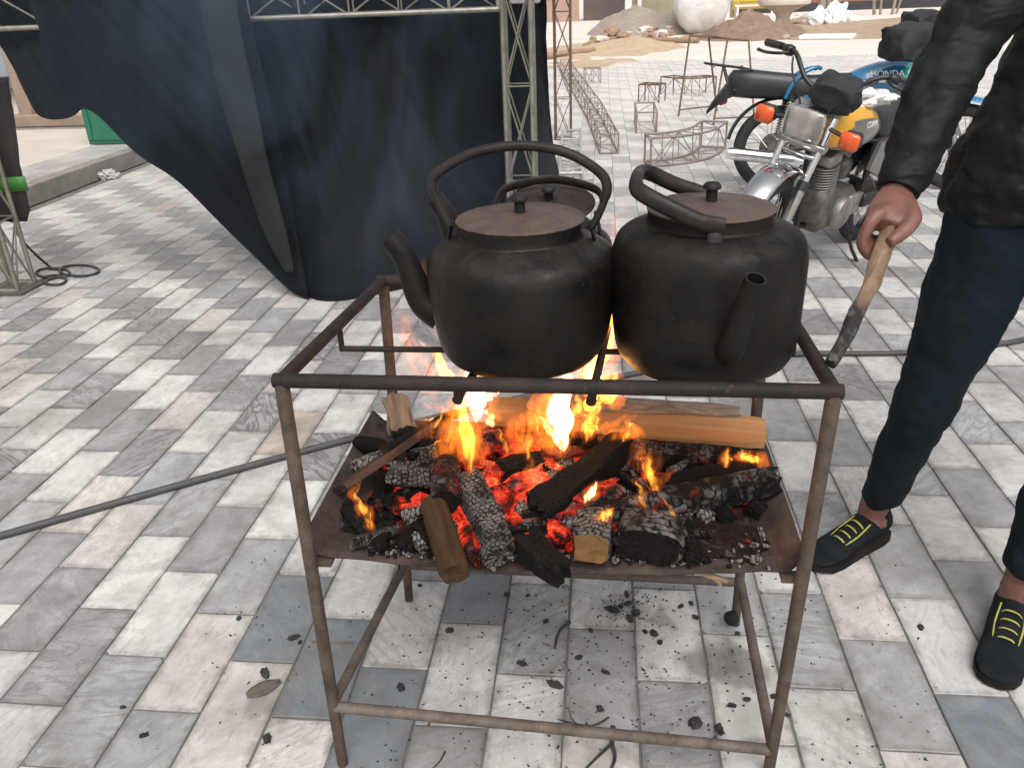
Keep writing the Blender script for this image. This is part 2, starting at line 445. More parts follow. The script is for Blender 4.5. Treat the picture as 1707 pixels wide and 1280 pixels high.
gm = simple('dusty_concrete', (0.74, 0.675, 0.61), (0.64, 0.575, 0.51), 0.6, 0.95, bstr=0.3, bscale=6, bdist=0.02)
g = MB().grid([[V(x, y, -0.02) for x in (-400, -60, 0, 60, 400)] for y in (-30, 0, 30, 80, 600)]).build('ground', gm, kind='structure', smooth=0)
pave = MB().grid([[V(x, y, -0.0045) for x in (-4.28, 0, 8, 16)] for y in (-1.5, 5, 10, 17.2)]).build('pavement', mortar, kind='structure', smooth=0)
variants = []
for i in range(8):
    mb = MB(); add_tile(mb, (0, 0, 0), TW - 0.0036, 2 * TW - 0.0036, i)
    me = mb.mesh('tile', (0, 0, 0)); me.materials.append(TM['W']); variants.append(me)
cands = []
for c in range(-27, 100):
    for r in range(-16, 104):
        if (c + r) % 2 != 1: continue
        p = V(TX0 + TW * (c + 0.5), TY0 + TW * (r + 1), 0)
        if p.x < -4.2 or p.y < -1.3 or p.x > 15.8: continue
        d = p - V(0, 0, CAM_H); z = d.dot(_fw)
        vis = False; area = 0
        if z > 0.3:
            sx, sy = 853.5 + FPX * d.dot(_rt) / z, 640 - FPX * d.dot(_up) / z
            vis = -70 < sx < 1777 and -20 < sy < 1360
            area = 1 / z ** 2 * (CAM_H / d.length)
        cands.append((-area if vis else 1, c, r, p))
cands.sort(key=lambda a: a[0])
rg = random.Random(3)
rest = MB(); rest_ids = []
for i, (a, c, r, p) in enumerate(cands):
    dz = rg.uniform(-0.0012, 0.0006)
    if i < 298:
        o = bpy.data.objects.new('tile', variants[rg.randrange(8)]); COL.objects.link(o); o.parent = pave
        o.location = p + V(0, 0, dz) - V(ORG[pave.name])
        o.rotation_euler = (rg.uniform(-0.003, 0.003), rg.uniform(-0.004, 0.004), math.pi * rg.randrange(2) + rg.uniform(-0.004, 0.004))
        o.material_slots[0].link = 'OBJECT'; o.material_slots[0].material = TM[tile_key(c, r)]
    else:
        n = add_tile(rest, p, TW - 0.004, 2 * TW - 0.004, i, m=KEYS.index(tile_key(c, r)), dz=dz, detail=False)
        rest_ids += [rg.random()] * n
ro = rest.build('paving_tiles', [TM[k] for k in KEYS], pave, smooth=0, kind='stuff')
at = ro.data.attributes.new('tid', 'FLOAT', 'FACE'); at.data.foreach_set('value', rest_ids)

# ------------------------------------------------------------------ iron fire stand
iron = None
def rusty(name, dark, rust, amount, rough=0.75):
    m, nt, bs, out = new_mat(name)
    vec = mapping(nt, (1, 1, 1))
    a = noise_tex(nt, vec, 18, 9, 0.7); b = noise_tex(nt, vec, 70, 6, 0.7)
    f = N(nt, 'ShaderNodeMath', operation='ADD'); f.inputs[1].default_value = amount - 0.5; L(nt, a, f.inputs[0])
    r = ramp(nt, f.outputs[0], [(0.36, dark), (0.52, tuple((x + y) / 2 for x, y in zip(dark, rust))), (0.68, rust)])
    sp = ramp(nt, b, [(0.60, (0, 0, 0)), (0.72, (0.5, 0.5, 0.5))])
    col = mixc(nt, sp.outputs[0], r.outputs[0], tuple(min(1, x * 2.2 + 0.02) for x in rust))
    L(nt, col, bs.inputs['Base Color']); bs.inputs['Roughness'].default_value = rough; bs.inputs['Metallic'].default_value = 0.25
    bump(nt, bs, b, 0.5, 0.002)
    return m
iron_top = rusty('sooty_iron_pipe', (0.012, 0.0095, 0.009), (0.045, 0.027, 0.02), 0.44)
iron_leg = rusty('rusty_iron_pipe', (0.032, 0.023, 0.018), (0.12, 0.088, 0.066), 0.54)
iron_low = rusty('dusty_iron_pipe', (0.055, 0.042, 0.034), (0.16, 0.128, 0.105), 0.54)
tray_m = rusty('scaled_tray_iron', (0.025, 0.017, 0.014), (0.085, 0.058, 0.047), 0.5, 0.9)
ZT = 0.82
FL, FR, BL, BR = V(-0.488, 1.113, ZT), V(0.331, 1.095, ZT), V(-0.447, 1.602, ZT - 0.002), V(0.325, 1.575, ZT)
fl, fr, bl, br = V(-0.490, 1.100, 0), V(0.323, 1.134, 0), V(-0.462, 1.583, 0), V(0.319, 1.543, 0)
stand = thing('fire_stand', 'rusty iron pipe stand with a sheet tray carrying the wood fire', 'stand', (-0.08, 1.34, 0))
def pipe(a, b, r, name, mat, n=14, par=stand):
    return MB().tube([a, a.lerp(b, 0.33), a.lerp(b, 0.66), b], r, n).build(name, mat, par, 50)
PR = 0.0115
pipe(FL - V(PR, 0, 0), FR + V(PR, 0, 0), PR, 'top_rail', iron_top)
pipe(BL - V(PR, 0, 0), BR + V(PR, 0, 0), PR, 'top_rail', iron_top)
pipe(FL, BL, PR - 0.0004, 'top_rail', iron_top); pipe(FR, BR, PR - 0.0004, 'top_rail', iron_top)
for t, f in ((FL, fl), (FR, fr), (BL, bl), (BR, br)):
    lg = MB().tube([t - V(0, 0, 0.004), t.lerp(f, 0.3), t.lerp(f, 0.65), f + V(0, 0, 0.001)], [PR, PR, PR, PR - 0.0012], 14).build('leg', iron_leg, stand, 50)
ball = br + V(-0.012, -0.012, 0.028)
MB().lump(ball, (0.034, 0.03, 0.04), 4, 0.12).build('foot_knob', iron_top, stand)
zf = lambda t, f, z: f.lerp(t, z / ZT)
pipe(zf(FL, fl, 0.15), zf(FR, fr, 0.068), PR - 0.001, 'lower_rail', iron_low)
pipe(zf(FL, fl, 0.158), zf(BL, bl, 0.115), PR - 0.0013, 'lower_rail', iron_low)
pipe(zf(FR, fr, 0.075), zf(BR, br, 0.13), PR - 0.0013, 'lower_rail', iron_low)
pipe(zf(BL, bl, 0.105), zf(BR, br, 0.118), PR - 0.001, 'lower_rail', iron_low)
# kettle bars slung under the front rail on short hangers
ZB = 0.787
for xf, xb in ((dp(757, 660, 1.10).x, -0.155), (dp(985, 660, 1.10).x, 0.03)):
    a = V(xf, 1.122, ZB); b = V(xb, 1.600, ZB)
    kb_ = MB().tube([a + V(0, 0, -0.002), a.lerp(b, 0.03), a.lerp(b, 0.5), b], [0.0085, 0.0072, 0.0065, 0.0065], 10).build('kettle_bar', iron_top, stand)
    for q in (a.lerp(b, 0.006), a.lerp(b, 0.985)): MB().tube([q, q + V(0, -0.010 if q.y < 1.3 else 0, ZT - ZB - 0.004)], 0.0055, 8).build('bar_hanger', iron_top, kb_)
a, b = V(-0.466, 1.345, ZB - 0.0125), V(0.326, 1.335, ZB - 0.0125)
xb_ = pipe(a, b, 0.0058, 'cross_bar', iron_top, 8)
for q in (a + V(0.001, 0, 0), b - V(0.001, 0, 0)): MB().tube([q - V(0, 0, 0.004), q + V(0, 0, ZT - q.z - 0.004)], 0.0056, 8).build('bar_hanger', iron_top, xb_)
# the tray: a scaled sheet with turned-up sides, sagging at the front
P = []
TZ = 0.478
nx, ny = 40, 16
for j in range(ny + 1):
    row = []; y = 1.135 + (1.625 - 1.135) * j / ny
    for i in range(nx + 1):
        t = i / nx; s = (t - 0.5) * 2
        x = -0.505 + 0.835 * t
        z = TZ - 0.012 * (1 - s * s) * (1 - j / ny) + 0.0035 * noise.noise(V(x * 9, y * 9, 0))
        if i in (0, nx): z += 0.028; x += -0.004 if i == 0 else 0.004
        if i in (1, nx - 1): z += 0.002
        yy = y + (0.010 * noise.noise(V(x * 14, 3, 1)) + 0.014 * (1 - s * s) * -1 if j == 0 else 0)
        row.append(V(x, yy, z))
    P.append(row)
tr = MB().grid(P).build('tray', tray_m, stand, 40)
md = tr.modifiers.new('thickness', 'SOLIDIFY'); md.thickness = 0.0035; md.offset = -1
for x, y in ((-0.488, 1.117), (0.329, 1.117), (-0.462, 1.6), (0.322, 1.575)):
    MB().box((x + (0.014 if x < 0 else -0.014), y + (0.012 if y < 1.3 else -0.012), TZ - 0.012), (0.034, 0.026, 0.006)).build('tray_bracket', iron_leg, stand, 0)

# ------------------------------------------------------------------ kettles
soot = None
def soot_mat(name, c1, c2, rough, rust=None, amt=0.0, dusty=False):
    m, nt, bs, out = new_mat(name)
    vec = mapping(nt)
    a = noise_tex(nt, vec, 9, 8, 0.65, 0.4); b = noise_tex(nt, vec, 55, 6, 0.7)
    col = ramp(nt, a, [(0.3, c1), (0.72, c2)]).outputs[0]
    if rust:
        n2 = ramp(nt, noise_tex(nt, vec, 14, 8, 0.7, 0.6), [(0.42, (0, 0, 0)), (0.66, (1, 1, 1))])
        mm = N(nt, 'ShaderNodeMath', operation='MULTIPLY'); mm.inputs[1].default_value = amt; L(nt, n2.outputs[0], mm.inputs[0])
        col = mixc(nt, mm.outputs[0], col, rust)
    big_ = ramp(nt, noise_tex(nt, vec, 6, 5, 0.7, 1.0), [(0.45, (0, 0, 0)), (0.70, (1, 1, 1))])
    col = mixc(nt, big_.outputs[0], col, tuple(x * 1.3 + 0.0015 for x in c2))
    if dusty:
        gn = N(nt, 'ShaderNodeNewGeometry'); sz = N(nt, 'ShaderNodeSeparateXYZ'); L(nt, gn.outputs['Normal'], sz.inputs[0])
        up_ = ramp(nt, sz.outputs['Z'], [(0.15, (0, 0, 0)), (0.75, (1, 1, 1))])
        dn_ = ramp(nt, noise_tex(nt, vec, 22, 6, 0.75, 0.5), [(0.40, (0, 0, 0)), (0.62, (1, 1, 1))])
        dm_ = N(nt, 'ShaderNodeMath', operation='MULTIPLY'); L(nt, up_.outputs[0], dm_.inputs[0]); L(nt, dn_.outputs[0], dm_.inputs[1])
        col = mixc(nt, dm_.outputs[0], col, (0.021, 0.017, 0.015))
        mp_ = mapping(nt, (9, 9, 2.2)); dr_ = ramp(nt, noise_tex(nt, mp_, 2.0, 5, 0.7, 0.4), [(0.56, (0, 0, 0)), (0.70, (1, 1, 1))])
        dr2 = N(nt, 'ShaderNodeMath', operation='MULTIPLY'); dr2.inputs[1].default_value = 0.6; L(nt, dr_.outputs[0], dr2.inputs[0])
        col = mixc(nt, dr2.outputs[0], col, (0.011, 0.0082, 0.007))
    fl_ = ramp(nt, noise_tex(nt, vec, 120, 3, 0.6), [(0.64, (0, 0, 0)), (0.76, (0.5, 0.5, 0.5))])
    col = mixc(nt, fl_.outputs[0], col, tuple(x * 3 + 0.02 for x in c2))
    L(nt, col, bs.inputs['Base Color'])
    rr = N(nt, 'ShaderNodeMapRange'); rr.inputs[1].default_value = 0.35; rr.inputs[2].default_value = 0.65; rr.inputs[3].default_value = rough - 0.12; rr.inputs[4].default_value = rough + 0.28
    L(nt, a, rr.inputs[0]); L(nt, rr.outputs[0], bs.inputs['Roughness'])
    bs.inputs['Specular IOR Level'].default_value = 0.26
    hb_ = N(nt, 'ShaderNodeMath', operation='MULTIPLY_ADD'); hb_.inputs[1].default_value = 1.5; L(nt, noise_tex(nt, vec, 16, 4, 0.6), hb_.inputs[0]); L(nt, b, hb_.inputs[2])
    bump(nt, bs, hb_.outputs[0], 0.4, 0.003)
    return m
soot = soot_mat('sooted_aluminium', (0.0018, 0.0018, 0.0019), (0.0052, 0.0049, 0.0049), 0.42, (0.020, 0.0125, 0.009), 0.5, dusty=True)
lid_m = soot_mat('scorched_lid', (0.035, 0.026, 0.023), (0.085, 0.066, 0.058), 0.44, (0.13, 0.075, 0.055), 0.7)
lid_dark = soot_mat('dark_scorched_lid', (0.014, 0.010, 0.009), (0.035, 0.026, 0.022), 0.5, (0.07, 0.04, 0.028), 0.5)
grip_m = soot_mat('blackened_handle', (0.007, 0.0065, 0.0065), (0.016, 0.0145, 0.014), 0.42, (0.06, 0.035, 0.025), 0.35)
strap_m = soot_mat('burnt_strap', (0.008, 0.008, 0.008), (0.02, 0.018, 0.018), 0.5)
def kettle(label, loc, prof, rz, spout, handle, rimr, rimz, lid_tilt=0.0, dents=0.0, ear_r=0.113, ear_z=0.2, lidmat=None):
    t = thing('kettle', label, 'kettle', loc, (0, 0, rz), 'sooty kettles on the fire stand', local=True)
    n = 64; pts = [prof[0]]
    cr = bez([V(r_, z, 0) for r_, z in prof[1:]], 4)
    mb = MB(); rings = []
    for p in cr:
        rg_ = []
        for j in range(n):
            a = 2 * math.pi * j / n; q = V(p.x * math.cos(a), p.x * math.sin(a), p.y)
            d = 1 + dents * 0.045 * noise.noise(q * 9 + V(rimr * 99, 0, 0)); rg_.append(V(q.x * d, q.y * d, q.z + dents * 0.0015 * noise.noise(q * 14)))
        rings.append(rg_)
    mb.loft(rings).build('body', soot, t, 50)
    # lid, a shallow dome with a rolled rim
    lb = MB(); A = Matrix.Translation((0, 0, rimz))
    if lid_tilt:
        A = Matrix.Translation((0, rimr * 0.55, rimz + 0.02)) @ Matrix.Rotation(lid_tilt, 4, 'X') @ Matrix.Translation((0, 0, 0))
    lb.lathe([(rimr - 0.004, 0.0), (rimr + 0.002, 0.0005), (rimr + 0.0035, 0.0035), (rimr + 0.0015, 0.0055), (rimr * 0.93, 0.0062), (rimr * 0.7, 0.009), (rimr * 0.4, 0.0115), (rimr * 0.15, 0.0125), (0.001, 0.0128)], 64, A)
    lid = lb.build('lid', lidmat or lid_m, t, 60)
    kb = MB(); kb.lathe([(0.006, 0.012), (0.0085, 0.014), (0.0085, 0.028), (0.0095, 0.030), (0.0135, 0.032), (0.0135, 0.0365), (0.010, 0.0405), (0.001, 0.042)], 20, A)
    kb.build('knob', strap_m, lid, 50)
    sb = MB()
    if spout == 'front':
        pth = bez([V(0.028, -0.138, 0.075), V(0.030, -0.168, 0.098), V(0.036, -0.182, 0.14), V(0.044, -0.190, 0.178), V(0.049, -0.197, 0.203)], 5)
        rr_ = [0.0225 - 0.0075 * min(1, i / 12) for i in range(len(pth))]
    else:
        pth = bez([V(-0.138, 0.0, 0.07), V(-0.166, 0.0, 0.092), V(-0.182, 0.0, 0.135), V(-0.195, 0.0, 0.175), V(-0.214, 0.0, 0.202)], 5)
        rr_ = [0.029 - 0.010 * min(1, i / 14) for i in range(len(pth))]
    pth2 = [p for p in pth]
    sb.tube(pth2, rr_, 18, caps=False)
    tip = pth[-1]; td = (pth[-1] - pth[-2]).normalized()
    sb.tube([tip, tip - td * 0.0004, tip - td * 0.03, tip - td * 0.034], [rr_[-1], rr_[-1] - 0.003, rr_[-1] - 0.0036, 0.0004], 18, caps=False)
    sp = sb.build('spout', soot, t, 60)
    MB().tube([tip - td * 0.003, tip + td * 0.001], rr_[-1] + 0.0022, 18).build('spout_rim', strap_m, sp, 60) if False else None
    ax = 0 if spout != 'front' else 1
    def E_(s, along, z): return V(s * along, 0, z) if ax == 0 else V(0, s * along, z)
    for s in (-1, 1):
        eb = MB()
        if ax == 0:
            q = [V(s * (ear_r - 0.004), -0.004, ear_z + 0.022), V(s * (ear_r + 0.002), 0, ear_z + 0.002), V(s * (ear_r + 0.008), 0, ear_z - 0.022), V(s * (ear_r + 0.026), 0, ear_z - 0.038)]
        else:
            q = [V(0, s * (ear_r - 0.004), ear_z + 0.012), V(0, s * (ear_r + 0.002), ear_z + 0.002), V(0, s * (ear_r + 0.010), ear_z - 0.018), V(0, s * (ear_r + 0.026), ear_z - 0.036)]
        flat = V(0, 1, 0) if ax == 0 else V(1, 0, 0)
        eb.tube(bez(q, 4), (0.0105, 0.0028), 10, flat=flat) if False else eb.tube(bez(q, 4), [(0.0105, 0.003)] * 13, 10, flat=flat)
        ear = eb.build('ear', strap_m, t, 60)
        for dz in (0.006, 0.02):
            c = q[3].lerp(q[2], dz / 0.026)
            nrm = V(s * 0.6, 0, 0.8) if ax == 0 else V(0, s * 0.6, 0.8)
            MB().lump(c + nrm * 0.003, (0.007, 0.007, 0.006), 1, 0.05, 1).build('rivet', strap_m, ear)
    hb = MB()
    if handle == 'up':
        q = [V(-ear_r + 0.002, -0.006, ear_z + 0.016), V(-ear_r - 0.012, -0.004, ear_z + 0.045), V(-ear_r - 0.024, 0.0, ear_z + 0.082), V(-ear_r - 0.01, 0.003, ear_z + 0.102), V(-0.07, 0.006, ear_z + 0.128), V(0.0, 0.008, ear_z + 0.138), V(0.07, 0.006, ear_z + 0.128), V(ear_r + 0.008, 0.003, ear_z + 0.100), V(ear_r + 0.022, 0.0, ear_z + 0.075), V(ear_r + 0.012, -0.003, ear_z + 0.04), V(ear_r - 0.002, -0.006, ear_z + 0.014)]
        p = bez(q, 6); k = len(p)
        hb.tube(p, [0.0062 if (i < 10 or i > k - 11) else 0.0078 for i in range(k)], 12)
    elif handle == 'folded':
        e = ear_r - 0.002
        q = [V(0.012, -e, ear_z + 0.010), V(-0.02, -e - 0.002, ear_z + 0.018), V(-0.062, -e + 0.004, ear_z + 0.036), V(-0.100, -e + 0.012, ear_z + 0.054), V(-0.112, -e + 0.04, ear_z + 0.059), V(-0.112, 0.0, ear_z + 0.059), V(-0.108, e - 0.04, ear_z + 0.056), V(-0.092, e - 0.01, ear_z + 0.049), V(-0.05, e, ear_z + 0.028), V(0.005, e, ear_z + 0.010)]
        p = bez(q, 5); k = len(p)
        hb.tube(p, [(0.0135, 0.006) if i < 4 else (0.0125, 0.0095) for i in range(k)], 14, flat=V(-0.3, 0, 1))
    else:
        q = [V(-ear_r, 0, ear_z + 0.012), V(-ear_r - 0.004, 0.03, ear_z + 0.028), V(-0.085, 0.075, ear_z + 0.05), V(0, 0.095, ear_z + 0.062), V(0.085, 0.075, ear_z + 0.048), V(ear_r + 0.004, 0.03, ear_z + 0.028), V(ear_r, 0, ear_z + 0.012)]
        hb.tube(bez(q, 6), [(0.0095, 0.004)] * 37, 10, flat=V(0, -1, 0.4))
    hb.build('handle', grip_m, t, 60)
    return t
ZK = ZB + 0.0068
kettle('black kettle with its bail handle raised high and brown lid', (-0.127, 1.280, ZK),
       [(0, 0), (0.098, 0.0), (0.120, 0.007), (0.134, 0.028), (0.1435, 0.062), (0.1488, 0.105), (0.1512, 0.148), (0.1495, 0.170), (0.141, 0.185), (0.121, 0.197), (0.106, 0.205), (0.100, 0.210), (0.0985, 0.229)],
       R(-2), 'side', 'up', 0.0985, 0.229, dents=1.0, ear_z=0.204)
kettle('squat black kettle with spout to the front and handle folded down', (0.164, 1.268, ZK),
       [(0, 0), (0.098, 0.0), (0.122, 0.006), (0.139, 0.024), (0.1470, 0.055), (0.1488, 0.105), (0.1487, 0.155), (0.1472, 0.186), (0.139, 0.209), (0.120, 0.221), (0.101, 0.227), (0.0935, 0.229), (0.0925, 0.246)],
       R(-3), 'front', 'folded', 0.0925, 0.246, dents=0.8, ear_z=0.234, ear_r=0.100)
kettle('third kettle half hidden behind the one with the raised handle', (-0.105, 1.535, ZK),
       [(0, 0), (0.078, 0.0), (0.100, 0.006), (0.117, 0.022), (0.127, 0.045), (0.131, 0.08), (0.130, 0.11), (0.122, 0.130), (0.104, 0.140), (0.092, 0.145), (0.086, 0.148), (0.085, 0.160)],
       R(-6), 'side', 'back', 0.085, 0.160, lid_tilt=R(13), dents=1.0, ear_z=0.158, ear_r=0.098, lidmat=lid_dark)
# ------------------------------------------------------------------ the fire: wood, char, embers
def char_mat(name, ash=0.5, glow=0.0, scale=1.0, tone=(0.0055, 0.0045, 0.0042), ashc=(0.175, 0.16, 0.152), bed=False):
    """charred wood: blocks split by cracks, pale ash on top, embers in the cracks when glow > 0"""
    m, nt, bs, out = new_mat(name)
    vec0 = mapping(nt, (1, 1, 1), offset_random=True); vec = mapping(nt, (45 * scale, 45 * scale, 45 * scale), offset_random=True)
    tc = N(nt, 'ShaderNodeTexCoord'); sp = N(nt, 'ShaderNodeSeparateXYZ'); L(nt, tc.outputs['Object'], sp.inputs[0])
    def mth(op, a, b=None, c=None):
        q = N(nt, 'ShaderNodeMath', operation=op)
        for k_, val in enumerate((a, b, c)):
            if val is None: continue
            if isinstance(val, (int, float)): q.inputs[k_].default_value = val
            else: L(nt, val, q.inputs[k_])
        return q.outputs[0]
    w1 = noise_tex(nt, vec0, 28, 3, 0.5); w2 = noise_tex(nt, vec0, 45, 3, 0.5)
    oi_ = N(nt, 'ShaderNodeObjectInfo'); fq = mth('MULTIPLY_ADD', oi_.outputs['Random'], 0.9, 0.55)
    uu = mth('ADD', mth('MULTIPLY', mth('MULTIPLY', sp.outputs['X'], 85 * scale), fq), mth('MULTIPLY', w1, 3.0))
    ang = mth('ARCTAN2', sp.outputs['Z'], sp.outputs['Y'])
    vv = mth('ADD', mth('ADD', mth('MULTIPLY', mth('MULTIPLY', ang, 1.8), fq), mth('MULTIPLY', w2, 1.8)), mth('MULTIPLY', mth('FLOOR', uu), 0.37))
    du = mth('PINGPONG', uu, 0.5); dv = mth('MULTIPLY', mth('PINGPONG', vv, 0.5), 1.0)
    dd_ = mth('MINIMUM', du, dv)
    crack = ramp(nt, mth('ADD', dd_, mth('MULTIPLY', noise_tex(nt, vec0, 42, 5, 0.7), 0.42)), [(0.225, (0, 0, 0)), (0.33, (1, 1, 1))])
    if bed: crack = ramp(nt, noise_tex(nt, vec0, 60, 5, 0.7), [(0.38, (0, 0, 0)), (0.55, (1, 1, 1))])
    geo = N(nt, 'ShaderNodeNewGeometry')
    n1 = noise_tex(nt, vec, 0.55, 6, 0.7)
    am = ramp(nt, n1, [(0.62 - 0.35 * ash, (0, 0, 0)), (0.80 - 0.35 * ash, (1, 1, 1))])
    f = N(nt, 'ShaderNodeMath', operation='MULTIPLY'); L(nt, crack.outputs[0], f.inputs[0]); L(nt, am.outputs[0], f.inputs[1])
    fn = noise_tex(nt, vec, 3.0, 4, 0.7)
    ac = ramp(nt, fn, [(0.3, tuple(x * 0.25 for x in ashc)), (0.68, ashc)])
    col = mixc(nt, f.outputs[0], tone, ac.outputs[0])
    L(nt, col, bs.inputs['Base Color']); bs.inputs['Roughness'].default_value = 0.85; bs.inputs['Specular IOR Level'].default_value = 0.2
    hh = N(nt, 'ShaderNodeMath', operation='MULTIPLY_ADD'); hh.inputs[1].default_value = 0.25; L(nt, fn, hh.inputs[0]); L(nt, crack.outputs[0], hh.inputs[2])
    bump(nt, bs, hh.outputs[0], 0.9, 0.006)
    if glow:
        # hottest in the heart of the heap, dying away toward its rim
        dv3 = N(nt, 'ShaderNodeVectorMath', operation='DISTANCE'); dv3.inputs[1].default_value = (-0.13, 1.33, 0.50); L(nt, geo.outputs['Position'], dv3.inputs[0])
        heat = N(nt, 'ShaderNodeMapRange'); heat.inputs[1].default_value = 0.06; heat.inputs[2].default_value = 0.34; heat.inputs[3].default_value = 0.13; heat.inputs[4].default_value = -0.16; L(nt, dv3.outputs['Value'], heat.inputs[0])
        gn = ramp(nt, mth('ADD', noise_tex(nt, geo.outputs['Position'], 24, 4, 0.62, 0.3), heat.outputs[0]), [(0.47, (0, 0, 0)), (0.72, (1, 1, 1))])
        ec = ramp(nt, gn.outputs[0], [(0.0, (0.0, 0, 0)), (0.3, (0.35, 0.010, 0.004)), (0.7, (0.9, 0.055, 0.02)), (1.0, (1.0, 0.17, 0.06))])
        inv = N(nt, 'ShaderNodeMapRange'); inv.inputs[3].default_value = 1.0; inv.inputs[4].default_value = 0.35; L(nt, crack.outputs[0], inv.inputs[0])
        L(nt, ec.outputs[0], bs.inputs['Emission Color'])
        es = N(nt, 'ShaderNodeMath', operation='MULTIPLY'); es.inputs[1].default_value = glow; L(nt, inv.outputs[0], es.inputs[0])
        L(nt, es.outputs[0], bs.inputs['Emission Strength'])
    return m
char_black = char_mat('charred_black', 0.10, tone=(0.0048, 0.0036, 0.0032), ashc=(0.06, 0.05, 0.045))
char_ash = char_mat('charred_ashen', 0.70)
char_ash2 = char_mat('charred_grey', 0.62, 0.0, 1.5, ashc=(0.14, 0.125, 0.118))
char_half = char_mat('charred_part_ashen', 0.42, 0.35)
char_glow = char_mat('charred_glowing', 0.4, 1.3)
ember = char_mat('ember', 0.12, 2.4, 0.8, (0.04, 0.007, 0.004))
ash_m = char_mat('ash_flake', 1.0, 0.0, 1.6, (0.03, 0.026, 0.024), (0.28, 0.255, 0.24))
def wood_mat(name, c1, c2, c3, ring=False, rough=0.7, grain=(3, 55, 55)):
    m, nt, bs, out = new_mat(name)
    vec = mapping(nt, grain, offset_random=True)
    n = noise_tex(nt, vec, 1.0, 8, 0.65, 0.8)
    col = ramp(nt, n, [(0.28, c1), (0.5, c2), (0.72, c3)]).outputs[0]
    L(nt, col, bs.inputs['Base Color']); bs.inputs['Roughness'].default_value = rough; bs.inputs['Specular IOR Level'].default_value = 0.2
    bump(nt, bs, n, 0.5, 0.004); return m
plank_m = wood_mat('new_pine', (0.34, 0.17, 0.07), (0.44, 0.235, 0.105), (0.50, 0.285, 0.14), grain=(4, 40, 40))
bark_m = wood_mat('grey_bark', (0.07, 0.055, 0.045), (0.22, 0.175, 0.14), (0.33, 0.28, 0.235), rough=0.95, grain=(12, 60, 60))
brownlog_m = wood_mat('brown_branch', (0.022, 0.011, 0.005), (0.05, 0.026, 0.011), (0.085, 0.047, 0.021), rough=0.8, grain=(8, 40, 40))
cut_m = wood_mat('cut_end', (0.085, 0.045, 0.017), (0.16, 0.085, 0.03), (0.22, 0.12, 0.045), grain=(40, 40, 40))
cutpale_m = wood_mat('pale_cut_end', (0.40, 0.27, 0.15), (0.50, 0.35, 0.20), (0.55, 0.40, 0.25), grain=(60, 60, 60))
scorch_m = wood_mat('scorched_board', (0.012, 0.008, 0.006), (0.05, 0.028, 0.02), (0.12, 0.07, 0.05), rough=0.85, grain=(6, 50, 50))
split_m = wood_mat('split_wood', (0.10, 0.065, 0.045), (0.22, 0.16, 0.115), (0.32, 0.24, 0.185), rough=0.85, grain=(6, 40, 40))
def log(label, p0, p1, r, mats, seed=1, square=0.0, r1=None, amp=0.10, name='firewood_log', group='firewood on the tray', rb=None, cat='log', roll=0.0, n=18, k=16, bow=0.0, split=0.0, rag=0.0025):
    p0, p1 = V(p0), V(p1); ln = (p1 - p0).length; r1 = r1 or r; rb = rb or r
    rings = []
    rgx = random.Random(seed)
    ns = rgx.choice((4, 5, 5, 6)); sa = sorted(rgx.uniform(0, 0.55) + 2 * math.pi * q_ / ns for q_ in range(ns)); sd_ = [rgx.uniform(0.74, 1.0) for _ in sa]
    def poly(a):
        m_ = 9.0
        for q_, w_ in zip(sa, sd_):
            cc = math.cos(a - q_)
            if cc > 0.05: m_ = min(m_, w_ / cc)
        return min(m_, 1.35)
    for i in range(k + 1):
        t = i / k; rr_ = r + (r1 - r) * t; q = rb / r
        if i in (0, k): e = 0.90
        else: e = 1.0
        ring = []
        for j in range(n):
            a = 2 * math.pi * j / n; c, s_ = math.cos(a), math.sin(a)
            if square:
                mx = max(abs(c), abs(s_)); c, s_ = c + (c / mx - c) * square, s_ + (s_ / mx - s_) * square
            h = 1 + 1.5 * amp * noise.noise(V(c * 1.4, s_ * 1.4, t * ln * 14) + V(seed * 5.1, 0, 0)) + amp * 0.7 * noise.noise(V(c * 4, s_ * 4, t * ln * 30) + V(seed, 9, 0))
            if split: pz = 1 + (poly(a + 0.5 * t * split) - 1) * split; c, s_ = c * pz, s_ * pz
            endj = rag * (rgx.uniform(-1, 1) * 0.5 + 2.0 * noise.noise(V(c * 2.1, s_ * 2.1, seed + i))) if i in (0, k) else 0
            ring.append(V(t * ln + endj, c * rr_ * h * e + bow * math.sin(math.pi * t), s_ * rr_ * q * h * e))
        rings.append(ring)
    mb = MB(); mb.loft(rings, caps=False, m=0)
    for i, fl_ in ((0, True), (k, False)):
        c = sum(rings[i], V(0, 0, 0)) / n; inner = [c + (p - c) * 0.55 + V((0.0015 if fl_ else -0.0015), 0, 0) for p in rings[i]]
        vs = rings[i] + inner + [c + V((0.002 if fl_ else -0.002), 0, 0)]
        fs = [(j, (j + 1) % n, n + (j + 1) % n, n + j) if not fl_ else ((j + 1) % n, j, n + j, n + (j + 1) % n) for j in range(n)]
        fs += [(n + j, n + (j + 1) % n, 2 * n) if not fl_ else (n + (j + 1) % n, n + j, 2 * n) for j in range(n)]
        mb.add(vs, fs, 1 if i == 0 else min(2, len(mats) - 1))
    o = mb.build(name, mats if len(mats) > 1 else mats * 2, None, 50, label, cat, group, local=True)
    M = Matrix.Translation(p0) @ aim(p1 - p0).to_4x4() @ Matrix.Rotation(roll, 4, 'X')
    o.matrix_world = M
    return o
Z0 = TZ + 0.004
